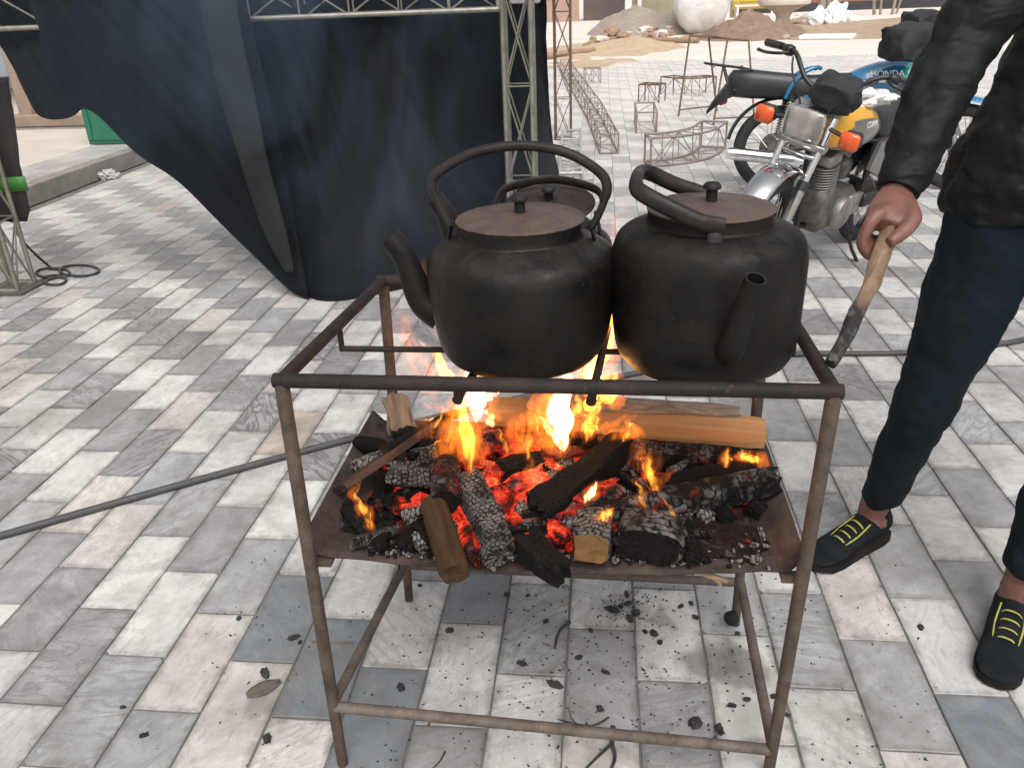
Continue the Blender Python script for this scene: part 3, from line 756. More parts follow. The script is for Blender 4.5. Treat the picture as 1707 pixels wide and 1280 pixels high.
# big pieces, back to front
log('straight plank of pale new pine lying along the back of the fire', gp(818, 684, Z0 + 0.062), gp(1275, 722, Z0 + 0.052), 0.032, [plank_m, cutpale_m, cutpale_m], 2, 1.0, amp=0.0, rb=0.0185, name='pine_plank', n=24, roll=R(4))
log('split log with grey cracked bark lying on the pale plank', gp(880, 668, Z0 + 0.085), gp(1232, 688, Z0 + 0.075), 0.030, [bark_m, split_m], 5, 0.15, r1=0.018, amp=0.22, rb=0.022)
log('thin charred pole under the pale pine plank', gp(905, 735, Z0 + 0.03), gp(1262, 768, Z0 + 0.03), 0.024, [char_half], 8, 0.1, amp=0.15, split=0.9, rag=0.008)
log('long charred log with cross cracks reaching the tray right side', gp(1000, 862, Z0 + 0.032), gp(1292, 800, Z0 + 0.036), 0.026, [char_half, char_ash], 11, 0.25, r1=0.030, amp=0.12, split=0.9, rag=0.008)
log('black log leaning up across the middle of the fire', gp(895, 858, Z0 + 0.04), gp(1048, 738, Z0 + 0.085), 0.031, [char_black], 14, 0.3, r1=0.024, amp=0.16, split=0.9, rag=0.008)
log('dark log end behind the long cracked log', gp(1085, 815, Z0 + 0.028), gp(1255, 780, Z0 + 0.03), 0.024, [char_black], 17, 0.2, amp=0.15, split=0.9, rag=0.008)
log('square timber stub with pale orange sawn end and ashen edges', gp(985, 915, Z0 + 0.034), gp(993, 868, Z0 + 0.034), 0.031, [char_ash, cut_m, char_ash], 20, 0.92, amp=0.07)
log('square timber stub burnt hollow with white ash rim', gp(1082, 912, Z0 + 0.028), gp(1092, 874, Z0 + 0.028), 0.054, [char_ash, char_black, char_ash], 23, 0.85, amp=0.12, rb=0.034)
log('brown round branch sticking out over the tray front edge', gp(759, 957, Z0 + 0.026), gp(722, 838, Z0 + 0.062), 0.0255, [brownlog_m, brownlog_m, char_black], 26, 0.0, r1=0.024, amp=0.05)
log('round log burnt black, its smooth end above the brown branch', gp(742, 838, Z0 + 0.072), gp(745, 775, Z0 + 0.062), 0.027, [char_half, char_black], 29, 0.0, amp=0.06)
log('grey ash covered log split by cracks beside the brown branch', gp(835, 928, Z0 + 0.032), gp(778, 800, Z0 + 0.07), 0.027, [char_ash, char_ash, char_black], 32, 0.35, amp=0.1, split=0.9, rag=0.008)
log('short grey ash covered log lying crosswise at the left', gp(650, 788, Z0 + 0.055), gp(765, 796, Z0 + 0.055), 0.0215, [char_ash, char_black], 35, 0.2, amp=0.1, split=0.9, rag=0.008)
log('second short ash covered stub behind the crosswise log', gp(690, 765, Z0 + 0.055), gp(735, 752, Z0 + 0.05), 0.020, [char_ash, char_black], 36, 0.3, amp=0.1, split=0.9, rag=0.008)
log('scorched flat board leaning on the left tray rim', gp(566, 815, Z0 + 0.035), gp(728, 706, Z0 + 0.065), 0.030, [scorch_m, scorch_m], 38, 0.95, amp=0.06, rb=0.009, roll=R(-35))
log('thin dark board resting on the scorched flat board', gp(640, 752, Z0 + 0.062), gp(760, 688, Z0 + 0.075), 0.020, [char_black, scorch_m], 39, 0.9, amp=0.1, rb=0.008, roll=R(-20))
log('small round stub with a brown sawn end at the left rim', gp(596, 738, Z0 + 0.020), gp(640, 745, Z0 + 0.03), 0.0165, [char_black, brownlog_m], 41, 0.0, amp=0.06)
log('upright split chunk of light brown wood at the back left', gp(668, 722, Z0 + 0.02), gp(655, 662, Z0 + 0.075), 0.030, [split_m, split_m], 44, 0.4, r1=0.026, amp=0.3, split=0.9, rag=0.008, rb=0.02, roll=R(20))
log('dark smouldering log lying behind the crosswise ashen log', gp(672, 728, Z0 + 0.045), gp(772, 770, Z0 + 0.05), 0.024, [char_black, char_half], 47, 0.1, amp=0.1, split=0.9, rag=0.008)
log('black lump of wood beside the small left flame', gp(585, 845, Z0 + 0.02), gp(618, 880, Z0 + 0.018), 0.024, [char_black], 50, 0.2, amp=0.2, split=0.9, rag=0.008)
log('wedge of black wood poking over the front edge in the middle', gp(940, 958, Z0 + 0.016), gp(880, 905, Z0 + 0.03), 0.022, [char_black], 53, 0.7, r1=0.03, amp=0.15, split=0.9, rag=0.008)
log('glowing log deep in the middle of the fire', gp(800, 850, Z0 + 0.03), gp(905, 800, Z0 + 0.04), 0.026, [ember, char_black], 56, 0.2, amp=0.2, split=0.9, rag=0.008)
log('thick charred log deep at the back of the fire', gp(770, 745, Z0 + 0.035), gp(930, 730, Z0 + 0.04), 0.030, [char_glow, char_black], 59, 0.15, amp=0.15, split=0.9, rag=0.008)
log('charred log in the centre behind the glowing log', gp(835, 792, Z0 + 0.05), gp(905, 770, Z0 + 0.055), 0.028, [char_black, char_half], 62, 0.2, amp=0.18, split=0.9, rag=0.008)
log('red hot log between the two ashen cracked logs', gp(800, 925, Z0 + 0.018), gp(745, 822, Z0 + 0.026), 0.024, [ember, ember], 65, 0.2, amp=0.16, split=0.9, rag=0.008)
log('slender black stick lying in the right part of the fire', gp(1030, 790, Z0 + 0.05), gp(1110, 845, Z0 + 0.03), 0.010, [char_black], 68, 0.2, amp=0.2)
log('charred stub glowing underneath near the small right flame', gp(960, 850, Z0 + 0.035), gp(1030, 812, Z0 + 0.05), 0.023, [char_glow, char_black], 71, 0.2, amp=0.2, split=0.9, rag=0.008)
# charred split sticks thrown over each other, filling the tray
stick_kinds = [(char_black, 'charred_stick', 'black charred split stick in the burning heap', 'black charred sticks in the heap'),
               (char_half, 'charred_stick', 'dark split stick with patches of ash in the burning heap', 'half ashen sticks in the heap'),
               (char_ash2, 'ashen_stick', 'grey ashen split stick in the burning heap', 'grey ashen sticks in the heap'),
               (char_glow, 'smouldering_stick', 'smouldering split stick with a red glow in the heap', 'smouldering sticks in the heap')]
rg = random.Random(77)
for i in range(74):
    x = rg.uniform(-0.43, 0.27); y = rg.uniform(1.165, 1.53)
    if i % 3 == 0: y = rg.uniform(1.155, 1.25); x = rg.uniform(-0.30, 0.10)
    core = max(0, 1 - abs(x + 0.1) / 0.36) * max(0, 1 - abs(y - 1.35) / 0.26)
    z = Z0 + 0.010 + 0.055 * core * rg.random()
    a = rg.uniform(0, 6.28); ln = rg.uniform(0.035, 0.105); el = rg.uniform(-0.25, 0.25) * min(1, core * 2)
    d = V(math.cos(a) * math.cos(el), math.sin(a) * math.cos(el), math.sin(el)) * ln / 2; c = V(x, y, z + abs(d.z))
    if min((c - d).y, (c + d).y) < 1.13 or max((c - d).x, (c + d).x) > 0.30 or min((c - d).x, (c + d).x) < -0.47: continue
    kd = rg.choices(stick_kinds, (4, 3, 3, 2 + 4 * core))[0]
    log(kd[2], c - d, c + d, rg.uniform(0.006, 0.015), [kd[0]], 200 + i, 0.0, amp=0.2, name=kd[1], group=kd[3], n=10, k=7, split=1.0, rag=0.010, cat='stick')
# loose lumps heaped between the logs
rg = random.Random(21)
coal_kinds = [('glowing_coal', ember, 'red glowing coal in the fire bed', 'glowing coals in the fire bed'),
              ('charcoal_lump', char_black, 'black charcoal lump among the burning logs', 'black charcoal lumps among the logs'),
              ('ash_lump', ash_m, 'pale ash covered coal among the burning logs', 'ash covered coals among the logs')]
def on_tray(p): return -0.47 < p.x < 0.29 and 1.15 < p.y < 1.58
cnt = 0
for i in range(250):
    if i < 195: px, py = rg.gauss(850, 135), rg.gauss(850, 50)
    else: px, py = rg.gauss(1140, 70), rg.gauss(800, 35)
    if py > 930 or py < 730 or px < 600 or px > 1270: continue
    edge = abs(px - 880) / 330
    z = Z0 + 0.008 + max(0, 0.035 * (1 - edge)) * rg.random()
    p = gp(px, py, z)
    if not on_tray(p): continue
    glowp = 0.62 * max(0, 1 - edge * 1.2) * (0.5 if py > 900 else 1)
    u = rg.random(); kd = coal_kinds[0] if u < glowp else coal_kinds[1] if u < glowp + (1 - glowp) * 0.52 else coal_kinds[2]
    s = rg.uniform(0.016, 0.042); rot = Matrix.Rotation(rg.uniform(0, 6.3), 3, 'Z') @ Matrix.Rotation(rg.uniform(-0.6, 0.6), 3, 'X')
    MB().lump(p, (s * rg.uniform(0.9, 1.8), s, s * rg.uniform(0.55, 0.9)), i, 0.35, 2, rot, boxy=0.55).build(kd[0], kd[1], None, 30, kd[2], 'coal', kd[3])
    cnt += 1
# ember and ash bed under the logs
P = []
for j in range(31):
    row = []
    for i in range(61):
        x = -0.40 + 0.68 * i / 60; y = 1.16 + 0.43 * j / 30
        e = max(0, 1 - ((x + 0.06) / 0.36) ** 2) * max(0, 1 - ((y - 1.37) / 0.225) ** 2)
        row.append(V(x, y, TZ - 0.009 + 0.030 * e ** 0.5 + 0.016 * e * noise.noise(V(x * 40, y * 40, 0)) + 0.008 * e * noise.noise(V(x * 110, y * 110, 2))))
    P.append(row)
MB().grid(P).build('ember_bed', char_mat('ember_bed', 0.22, 1.7, 1.2, (0.022, 0.011, 0.009), (0.14, 0.115, 0.105), bed=True), None, 60, 'bed of embers and ash under the burning logs', 'embers', kind='stuff')
am = MB()
for i in range(900):
    x, y = rg.uniform(-0.40, 0.29), rg.uniform(1.135, 1.52)
    if rg.random() < 0.5: y = rg.uniform(1.135, 1.25)
    s = rg.uniform(0.003, 0.010)
    am.lump((x, y, TZ - 0.004 + s * 0.3), (s * rg.uniform(1, 2), s, s * 0.6), i, 0.4, 1, rotz(rg.uniform(0, 6)), m=rg.choice((0, 0, 1)), boxy=0.4)
am.build('ash_crumbs', [ash_m, char_black], None, 30, 'grey ash crumbs scattered over the tray', 'ash', kind='stuff')
# thin twigs on the tray
def twig(label, pts, r, mat, name='twig', group=None, cat='twig', branches=()):
    mb = MB(); p = bez(pts, 5); k = len(p); mb.tube(p, [r * (1 - 0.55 * i / k) for i in range(k)], 7)
    for b in branches:
        q = bez(b, 4); mb.tube(q, [r * 0.6 * (1 - 0.5 * i / len(q)) for i in range(len(q))], 6)
    return mb.build(name, mat, None, 60, label, cat, group)
a = gp(700, 905, TZ - 0.002)
twig('black twig hanging over the tray front edge at the left', [gp(725, 865, Z0 + 0.03), gp(695, 885, Z0 + 0.014), gp(672, 915, Z0 - 0.004), gp(664, 950, Z0 - 0.03)], 0.003, char_black,
     branches=([gp(695, 885, Z0 + 0.014), gp(720, 905, Z0 + 0.006), gp(745, 900, Z0 + 0.006)], [gp(686, 895, Z0 + 0.008), gp(712, 915, Z0), gp(740, 918, Z0)]))
tan_m = wood_mat('tan_branch', (0.20, 0.13, 0.08), (0.32, 0.22, 0.14), (0.42, 0.30, 0.19), grain=(20, 60, 60))
q0 = gp(1130, 915, TZ - 0.002)
twig('tan forked branch hanging down from the tray front', [q0 + V(0, 0.01, 0.012), gp(1142, 935, TZ - 0.008), gp(1175, 955, TZ - 0.03), gp(1212, 968, TZ - 0.05)], 0.0095, tan_m, name='forked_branch', cat='branch',
     branches=([gp(1165, 950, TZ - 0.022), gp(1195, 966, TZ - 0.045), gp(1200, 976, TZ - 0.055)],))

# ------------------------------------------------------------------ flames: closed bodies of glowing gas
def flame_mat(name, base, tip, sb, st):
    m = bpy.data.materials.new(name); m.use_nodes = True; nt = m.node_tree; nt.nodes.clear()
    out = N(nt, 'ShaderNodeOutputMaterial'); em = N(nt, 'ShaderNodeEmission')
    em.inputs['Color'].default_value = (*base, 1)
    geo = N(nt, 'ShaderNodeNewGeometry'); tc = N(nt, 'ShaderNodeTexCoord')
    mp = N(nt, 'ShaderNodeMapping'); mp.inputs['Scale'].default_value = (75, 75, 26); L(nt, tc.outputs['Object'], mp.inputs['Vector'])
    nz = noise_tex(nt, mp.outputs[0], 1.0, 2, 0.6, 0.9)
    st_ = N(nt, 'ShaderNodeMapRange'); st_.inputs[1].default_value = 0.38; st_.inputs[2].default_value = 0.62; st_.inputs[3].default_value = sb * 0.12; st_.inputs[4].default_value = sb * 1.7; L(nt, nz, st_.inputs[0])
    L(nt, st_.outputs[0], em.inputs['Strength'])
    L(nt, em.outputs[0], out.inputs['Volume'])
    return m
fl_outer = flame_mat('flame_orange', (1.0, 0.20, 0.016), None, 17, 0)
fl_inner = flame_mat('flame_yellow', (1.0, 0.42, 0.045), None, 170, 0)
fl_thin = flame_mat('flame_faint', (1.0, 0.24, 0.06), None, 3.2, 0)
fl_white = flame_mat('flame_white', (1.0, 0.68, 0.26), None, 380, 0)
def flame_body(p0, p1, w, seed, thick=0.5, waves=1.0, peak=0.3):
    p0, p1 = V(p0), V(p1); d = p1 - p0; ln = d.length; k = 26; n = 14
    view = V(p0.x, p0.y, 0).normalized(); side = view.cross(V(0, 0, 1)).normalized()
    pts = []; rs = []
    for i in range(k + 1):
        t = i / k
        wob = waves * (0.7 * noise.noise(V(t * 2.3, seed * 3.3, 0)) + 0.4 * noise.noise(V(t * 5, seed * 3.3, 7))) * w * (0.3 + t)
        wob2 = waves * 0.5 * noise.noise(V(t * 2.3, seed * 3.3, 5)) * w * t
        pts.append(p0 + d * t + side * wob + view * wob2)
        r_ = w / 2 * (math.sin(math.pi * min(1, (t / peak)) / 2) ** 0.8 if t < peak else (1 - ((t - peak) / (1 - peak)) ** 1.5)) * (1 + 0.45 * noise.noise(V(t * 6, seed, 3)))
        r_ = max(r_, 0.0004); rs.append((r_, r_ * thick))
    mb = MB(); mb.tube(pts, rs, n, flat=side); return mb
nfl = [0]
def flame(label, b, h, w, mats=('o', 'i'), lean=(0, 0), thick=0.55, waves=1.0, group=None, peak=0.3):
    nfl[0] += 1; sd_ = nfl[0]
    b = V(b); tip = b + V(lean[0], lean[1], h)
    t = thing('flame', label, 'flame', tuple(b), group=group)
    mm = {'o': fl_outer, 'i': fl_inner, 't': fl_thin, 'w': fl_white}
    flame_body(b, tip, w, sd_, thick, waves, peak).build('outer_flame', mm[mats[0]], t, 180)
    if w > 0.02: flame_body(b + (tip - b) * 0.03, b + (tip - b) * 0.97, w * 0.72, sd_, thick, waves * 1.25, peak).build('inner_flame', mm[mats[0]], t, 180)
    if len(mats) > 1:
        flame_body(b + (tip - b) * 0.06, b + (tip - b) * 0.92, w * 0.5, sd_, thick * 0.9, waves, peak).build('flame_core', mm[mats[1]], t, 180)
    return t
flame('tall narrow yellow flame rising from the ash covered cracked log', gp(786, 800, Z0 + 0.08), 0.225, 0.050, ('o', 'i'), (0.0, -0.02), waves=0.6, peak=0.45)
flame('wide white hot flame licking between plank and leaning black log', gp(940, 765, Z0 + 0.07), 0.235, 0.088, ('o', 'w'), (0.02, -0.02), waves=1.1, peak=0.38)
flame('bright tongue of flame over the leaning black log', gp(975, 742, Z0 + 0.08), 0.12, 0.05, ('o', 'i'), (0.04, 0.01), waves=1.8, peak=0.4)
flame('curled white tongue at the foot of the wide flame', gp(925, 735, Z0 + 0.09), 0.06, 0.03, ('o', 'w'), (-0.03, 0.0), waves=1.6)
flame('white hot flame under the bar on the left', gp(800, 712, Z0 + 0.05), 0.17, 0.085, ('o', 'w'), (-0.015, -0.03), waves=0.9, peak=0.5)
flame('white curl of flame at the pale plank left end', gp(822, 715, Z0 + 0.06), 0.06, 0.03, ('o', 'w'), (-0.02, -0.01), waves=1.4)
flame('broad orange flame behind the tall narrow flame', gp(765, 775, Z0 + 0.05), 0.20, 0.055, ('o', 'o'), (0.01, 0.0), waves=1.4, peak=0.4, thick=0.4)
flame('second orange flame left of the tall narrow flame', gp(735, 770, Z0 + 0.05), 0.14, 0.05, ('o',), (0.025, 0.0), waves=1.6)
flame('orange flame right of the tall narrow flame', gp(812, 775, Z0 + 0.06), 0.13, 0.055, ('o',), (-0.01, 0.0), waves=1.6)
flame('broad orange flame at the plank left end', gp(860, 770, Z0 + 0.05), 0.14, 0.06, ('o', 'o'), (0.02, 0.01), waves=1.7, thick=0.4)
flame('small yellow flame under the pale plank left end', gp(862, 752, Z0 + 0.06), 0.07, 0.03, ('o', 'o'), (0.02, 0.01), waves=1.6)
flame('ragged orange flame in front of the pale plank', gp(1000, 772, Z0 + 0.05), 0.12, 0.05, ('o', 'o'), (0.05, 0.0), waves=1.8, thick=0.4)
flame('orange flame licking the plank middle', gp(1015, 745, Z0 + 0.07), 0.085, 0.045, ('o',), (0.015, 0.0), waves=1.5)
flame('faint flame curling up the side of the left kettle', gp(748, 690, Z0 + 0.14), 0.27, 0.07, ('t', 'o'), (-0.08, -0.05), waves=1.6, peak=0.4, thick=0.4)
flame('yellow flame licking round the bottom left of the left kettle', gp(765, 668, Z0 + 0.16), 0.15, 0.055, ('t', 'i'), (-0.045, -0.02), waves=1.0)
flame('yellow flame squeezed up between the two front kettles', gp(978, 680, Z0 + 0.15), 0.25, 0.075, ('o', 'i'), (0.055, 0.04), waves=0.8, peak=0.35)
flame('faint tall flame tip above the gap between the kettles', gp(1018, 630, Z0 + 0.23), 0.34, 0.075, ('t',), (0.035, 0.0), waves=0.9, peak=0.5)
flame('low bright flame under the gap between the kettles', gp(1000, 676, Z0 + 0.19), 0.075, 0.09, ('o', 'i'), (0.03, 0.01), waves=1.0)
flame('yellow flame at the left kettle bottom right', gp(965, 655, Z0 + 0.21), 0.09, 0.045, ('o', 'i'), (0.04, 0.0), waves=1.0)
flame('small curling flame by the black lump at the left rim', gp(622, 890, Z0 + 0.02), 0.125, 0.026, ('o', 'i'), (-0.018, -0.01), waves=1.8, peak=0.25)
flame('thin wisp of flame left of the small curling flame', gp(598, 870, Z0 + 0.03), 0.085, 0.013, ('o', 'o'), (0.022, 0.0), waves=2.2)
flame('thin slanted flame in front of the leaning black log', gp(888, 828, Z0 + 0.05), 0.10, 0.022, ('o', 'o'), (0.008, 0.0), waves=1.6)
flame('small bright flame on the charred stub', gp(972, 842, Z0 + 0.06), 0.055, 0.03, ('o', 'w'), (0.026, 0.0), waves=0.8, peak=0.5)
flame('small forked flame on the slender black stick', gp(1094, 828, Z0 + 0.045), 0.095, 0.03, ('o', 'i'), (-0.02, 0.0), waves=1.6)
flame('second tongue beside the small forked flame', gp(1098, 815, Z0 + 0.05), 0.05, 0.018, ('o', 'o'), (0.026, 0.0), waves=1.6)
flame('small teardrop flame below the pale plank', gp(1209, 786, Z0 + 0.04), 0.058, 0.026, ('o', 'i'), (0.0, 0.0), waves=0.5, peak=0.5)
flame('low flat flame at the right end below the plank', gp(1258, 775, Z0 + 0.04), 0.034, 0.042, ('o', 'i'), (-0.025, 0.0), waves=1.2)
flame('little flame above the square sawn timber stub', gp(1002, 872, Z0 + 0.06), 0.036, 0.036, ('o', 'i'), (0.02, 0.0), waves=1.0)
flame('thin streak of flame on the long cracked log', gp(1128, 866, Z0 + 0.06), 0.05, 0.013, ('o', 'i'), (-0.028, 0.0), waves=1.0)
flame('dull orange flame low behind the leaning black log', gp(1060, 790, Z0 + 0.04), 0.09, 0.06, ('t', 'o'), (0.03, 0.0), waves=1.9, thick=0.4)
flame('dull orange flame low on the left of the fire', gp(720, 745, Z0 + 0.05), 0.10, 0.05, ('t', 'o'), (0.02, 0.0), waves=1.9, thick=0.4)
flame('flickering orange flame beside the thick charred back log', gp(905, 760, Z0 + 0.05), 0.09, 0.05, ('o',), (0.0, 0.0), waves=1.8)

for lb, b_, h_, w_, lx, ml in (('faint orange sheet of flame left of the left kettle', gp(735, 640, 0.74), 0.17, 0.08, -0.05, ('t', 'o')), ('pink flame tip rising by the left kettle spout', gp(700, 590, 0.78), 0.14, 0.07, -0.02, ('t', 't')), ('yellow lick under the left kettle left side', gp(752, 632, 0.77), 0.07, 0.03, -0.02, ('o', 'i')),
        ('tall yellow flame in the gap between the kettles', gp(1008, 632, 0.77), 0.17, 0.04, 0.016, ('o', 'i')), ('orange flame tip above the kettle gap', gp(1020, 560, 0.84), 0.21, 0.06, 0.02, ('t', 't')), ('yellow lick under the right kettle left side', gp(1045, 640, 0.76), 0.06, 0.04, -0.02, ('o', 'i'))):
    flame(lb, b_ + V(0, 0.14, 0), h_, w_, ml, (lx, 0.0), waves=1.2)
for lb, px, py, dz, h_, w_, lx in (('thin yellow streak over the thick charred back log', 880, 775, .06, .09, .016, .01), ('thin orange wisp left of the white hot flame', 745, 745, .06, .11, .016, .03), ('second thin wisp left of the white hot flame', 720, 725, .06, .08, .014, .04),
        ('curled orange wisp below the pale plank', 845, 760, .05, .07, .018, -.01), ('short orange wisp on the leaning black log', 1035, 745, .09, .06, .018, .02), ('thin bright streak behind the leaning black log', 905, 740, .08, .08, .014, -.02),
        ('small orange wisp on the charred stub', 1080, 800, .05, .05, .014, -.02), ('orange wisp over the long cracked log', 1075, 850, .06, .07, .02, -.015), ('small orange wisp by the low flat flame', 1235, 772, .04, .04, .016, .0),
        ('yellow wisp beside the wide white hot flame', 955, 700, .10, .08, .03, .02), ('yellow wisp under the front rail', 925, 690, .12, .09, .03, .01)):
    flame(lb, gp(px, py, Z0 + dz), h_, w_, ('o', 'i'), (lx, 0.0), waves=1.8)

# ------------------------------------------------------------------ hose, floor litter
rubber = simple('hose_rubber', (0.045, 0.045, 0.048), (0.075, 0.073, 0.072), 30, 0.6)
hp = [gp(-120, 925, 0.0115), gp(0, 893, 0.0115), gp(300, 808, 0.0115), gp(620, 722, 0.0115), gp(870, 662, 0.0115), gp(1060, 622, 0.0115), gp(1200, 600, 0.0115), gp(1330, 590, 0.0115), gp(1500, 588, 0.0115), gp(1620, 578, 0.0115), gp(1707, 566, 0.0115), gp(1900, 520, 0.0115)]
MB().tube(bez(hp, 8), 0.011, 12).build('hose', rubber, None, 60, 'long dark rubber hose running across the paving behind the stand', 'hose')
char_floor = simple('charcoal_bit', (0.012, 0.011, 0.011), (0.05, 0.047, 0.045), 60, 0.85, bstr=0.8, bscale=160, rnd=True)
big = [(398, 1030), (500, 1070), (442, 1122), (490, 1062), (205, 1178), (445, 1230), (240, 1225), (870, 1105), (925, 1140), (668, 1145), (1010, 1120), (1090, 1055), (1075, 1052), (1100, 1070), (1160, 1205), (1200, 1215), (1220, 1175), (845, 990), (880, 992), (700, 975), (1047, 1005), (1035, 1010), (1060, 1020), (1045, 990), (1020, 1015), (1050, 1030), (1152, 1005), (1135, 1010), (985, 1050), (1230, 1055), (1160, 1028), (1000, 1180), (965, 1095), (1245, 1165), (1290, 1160), (1310, 1190), (750, 1050), (910, 1035), (1586, 664), (1535, 1045)]
for i, (px, py) in enumerate(big):
    s = rg.uniform(0.008, 0.017) * (1.25 if i in (2, 5, 7, 8, 9, 14) else 1)
    MB().lump(gp(px, py, s * 0.22), (s * rg.uniform(1.1, 1.9), s * rg.uniform(0.8, 1.1), s * 0.7), i + 300, 0.5, 2, rotz(rg.uniform(0, 6)), boxy=0.3, freq=1.8).build('charcoal_bit', char_floor, None, 30, 'bit of burnt charcoal lying on the paving', 'charcoal', 'charcoal bits on the paving')
cr_ = MB()
for i in range(900):
    if i < 520: px, py = rg.gauss(1010, 210), rg.gauss(1100, 90)
    elif i < 640: px, py = rg.gauss(1040, 28), rg.gauss(1010, 22)
    else: px, py = rg.uniform(330, 1560), rg.uniform(930, 1290)
    p = gp(px, py, 0)
    s = rg.uniform(0.0015, 0.0052)
    cr_.lump(p + V(0, 0, s * 0.25), (s * rg.uniform(1, 2.2), s, s * 0.6), i, 0.4, 0, rotz(rg.uniform(0, 6)), m=0 if rg.random() < 0.85 else 1)
cr_.build('charcoal_crumbs', [char_floor, ash_m], None, 0, 'tiny charcoal crumbs strewn over the paving under the stand', 'charcoal', kind='stuff')
litter = [('burnt black stick lying under the stand', [gp(950, 1036, .004), gp(932, 1052, .005), gp(925, 1080, .004)], .0042, char_floor, ()),
          ('thin branched black twig beside the front lower rail', [gp(1015, 1195, .012), gp(990, 1208, .006), gp(962, 1206, .004), gp(930, 1198, .004)], .0022, char_floor, ([gp(962, 1206, .004), gp(952, 1195, .008), gp(948, 1178, .01)],)),
          ('black burnt branch leaning below the front lower rail', [gp(1022, 1210, .02), gp(1020, 1235, .012), gp(1025, 1262, .005), gp(1015, 1290, .004)], .0055, char_floor, ([gp(1018, 1240, .011), gp(995, 1262, .006), gp(975, 1282, .004)],)),
          ('small black twig on the dark tile by the front leg', [gp(742, 1252, .004), gp(733, 1268, .003), gp(720, 1282, .003)], .002, char_floor, ()),
          ('pale sliver of wood on the dark tile behind the front leg', [gp(520, 1069, .003), gp(560, 1070, .004), gp(588, 1071, .003)], .0028, split_m, ())]
for lb, pts, r_, mt, br_ in litter: twig(lb, pts, r_, mt, branches=br_)
leafm = simple('dry_leaf', (0.13, 0.11, 0.09), (0.085, 0.07, 0.06), 40, 0.9)
c = gp(440, 1148, 0.003); lp = []
for j in range(7):
    t = j / 6; w_ = 0.020 * math.sin(math.pi * (0.12 + 0.8 * t)) ; lp.append([c + rotz(R(38)) @ V((t - 0.5) * 0.075, s * w_, 0.0015 + 0.002 * s * s + 0.003 * noise.noise(V(t * 4, s, 0))) for s in (-1, -0.5, 0, 0.5, 1)])
lo = MB().grid(lp).build('dry_leaf', leafm, None, 60, 'flat brown dry leaf on a pale tile', 'leaf'); lo.modifiers.new('t', 'SOLIDIFY').thickness = 0.0012
# ------------------------------------------------------------------ trusses
galv = simple('galvanised_tube', (0.30, 0.285, 0.235), (0.20, 0.19, 0.155), 20, 0.45, metal=0.55, bstr=0.1)
galv_w = simple('pale_galvanised_tube', (0.55, 0.55, 0.54), (0.40, 0.39, 0.37), 15, 0.5, metal=0.35)
rustt = simple('rusty_truss_tube', (0.20, 0.13, 0.085), (0.10, 0.065, 0.045), 25, 0.75, metal=0.2)
greyt = simple('grey_truss_tube', (0.22, 0.19, 0.165), (0.32, 0.28, 0.245), 25, 0.65, metal=0.3)
def truss(label, path, w, h, bays, mat, r=0.0125, lr=0.0045, up=V(0, 0, 1), name='truss', group=None, cross=True, frames=True, par=None, cat='truss'):
    path = [V(p) for p in path]; k = len(path)
    t = thing(name, label, cat, tuple(path[0]), group=group)
    ch = [[], [], [], []]
    for i, p in enumerate(path):
        d = (path[min(i + 1, k - 1)] - path[max(i - 1, 0)]).normalized()
        u = (up - d * up.dot(d)).normalized(); s = d.cross(u)
        for q, (a, b) in enumerate(((-1, -1), (1, -1), (1, 1), (-1, 1))): ch[q].append(p + s * a * w / 2 + u * b * h / 2)
    for c in ch: MB().tube(c, r, 8).build('chord_tube', mat, t, 60)
    def at(q, f):
        x = f * (k - 1); i = min(int(x), k - 2); return ch[q][i].lerp(ch[q][i + 1], x - i)
    lb = MB()
    for i in range(bays + 1):
        f = i / bays
        if frames or i in (0, bays):
            for q in range(4): lb.tube([at(q, f), at((q + 1) % 4, f)], lr if 0 < i < bays else r * 0.9, 6)
        if i < bays:
            for q in range(4):
                q2 = (q + 1) % 4
                a, b = (q, q2) if (i + q) % 2 else (q2, q)
                lb.tube([at(a, f), at(b, (i + 1) / bays)], lr, 5)
                if cross: lb.tube([at(b, f), at(a, (i + 1) / bays)], lr, 5)
    lb.build('lacing', mat, t, 60)
    return t
truss('pale galvanised truss post standing beside the black cloth', [V(-0.415, 4.36, 0.0), V(-0.415, 4.36, 2.3)], 0.135, 0.135, 5, galv, name='truss_post', up=V(0, 1, 0), r=0.0125)
truss('galvanised truss beam above the black cloth', [V(-3.02, 3.97, 1.345), V(-0.50, 4.29, 1.345)], 0.15, 0.15, 11, galv, name='truss_beam', r=0.0125, cross=False)
truss('galvanised truss beam running back from the pale post', [V(-0.39, 4.45, 1.36), V(-0.38, 8.37, 1.36)], 0.13, 0.13, 14, galv_w, name='truss_beam', r=0.011)
truss('rusty brown truss post beyond the black cloth', [V(-0.385, 8.47, 0.0), V(-0.385, 8.47, 2.3)], 0.15, 0.15, 6, rustt, name='truss_post', up=V(0, 1, 0), r=0.010, lr=0.0035)
tw = truss('slim truss tower with cable at its foot, by the torn brown sheet', [V(-3.12, 3.94, 0.012), V(-3.12, 3.94, 2.2)], 0.14, 0.14, 6, galv, name='truss_tower', up=V(0, 1, 0), r=0.0125)
MB().box((-3.12, 3.94, 0.006), (0.24, 0.24, 0.012)).build('base_plate', simple('dark_steel', (0.06, 0.055, 0.05), (0.10, 0.09, 0.08), 10, 0.6), tw, 0)
truss('long rusty box truss lying on the paving, receding to the sand', [gp(1016, 240, 0.09), gp(990, 183, 0.09), gp(962, 140, 0.09), gp(941, 108, 0.09)], 0.16, 0.16, 16, greyt, r=0.0075, lr=0.0035, cross=False)
truss('white truss ladder lying beside the black cloth edge', [gp(952, 299, 0.05), gp(951, 262, 0.05), gp(953, 225, 0.05)], 0.17, 0.09, 9, galv_w, r=0.011, lr=0.005, cross=False)
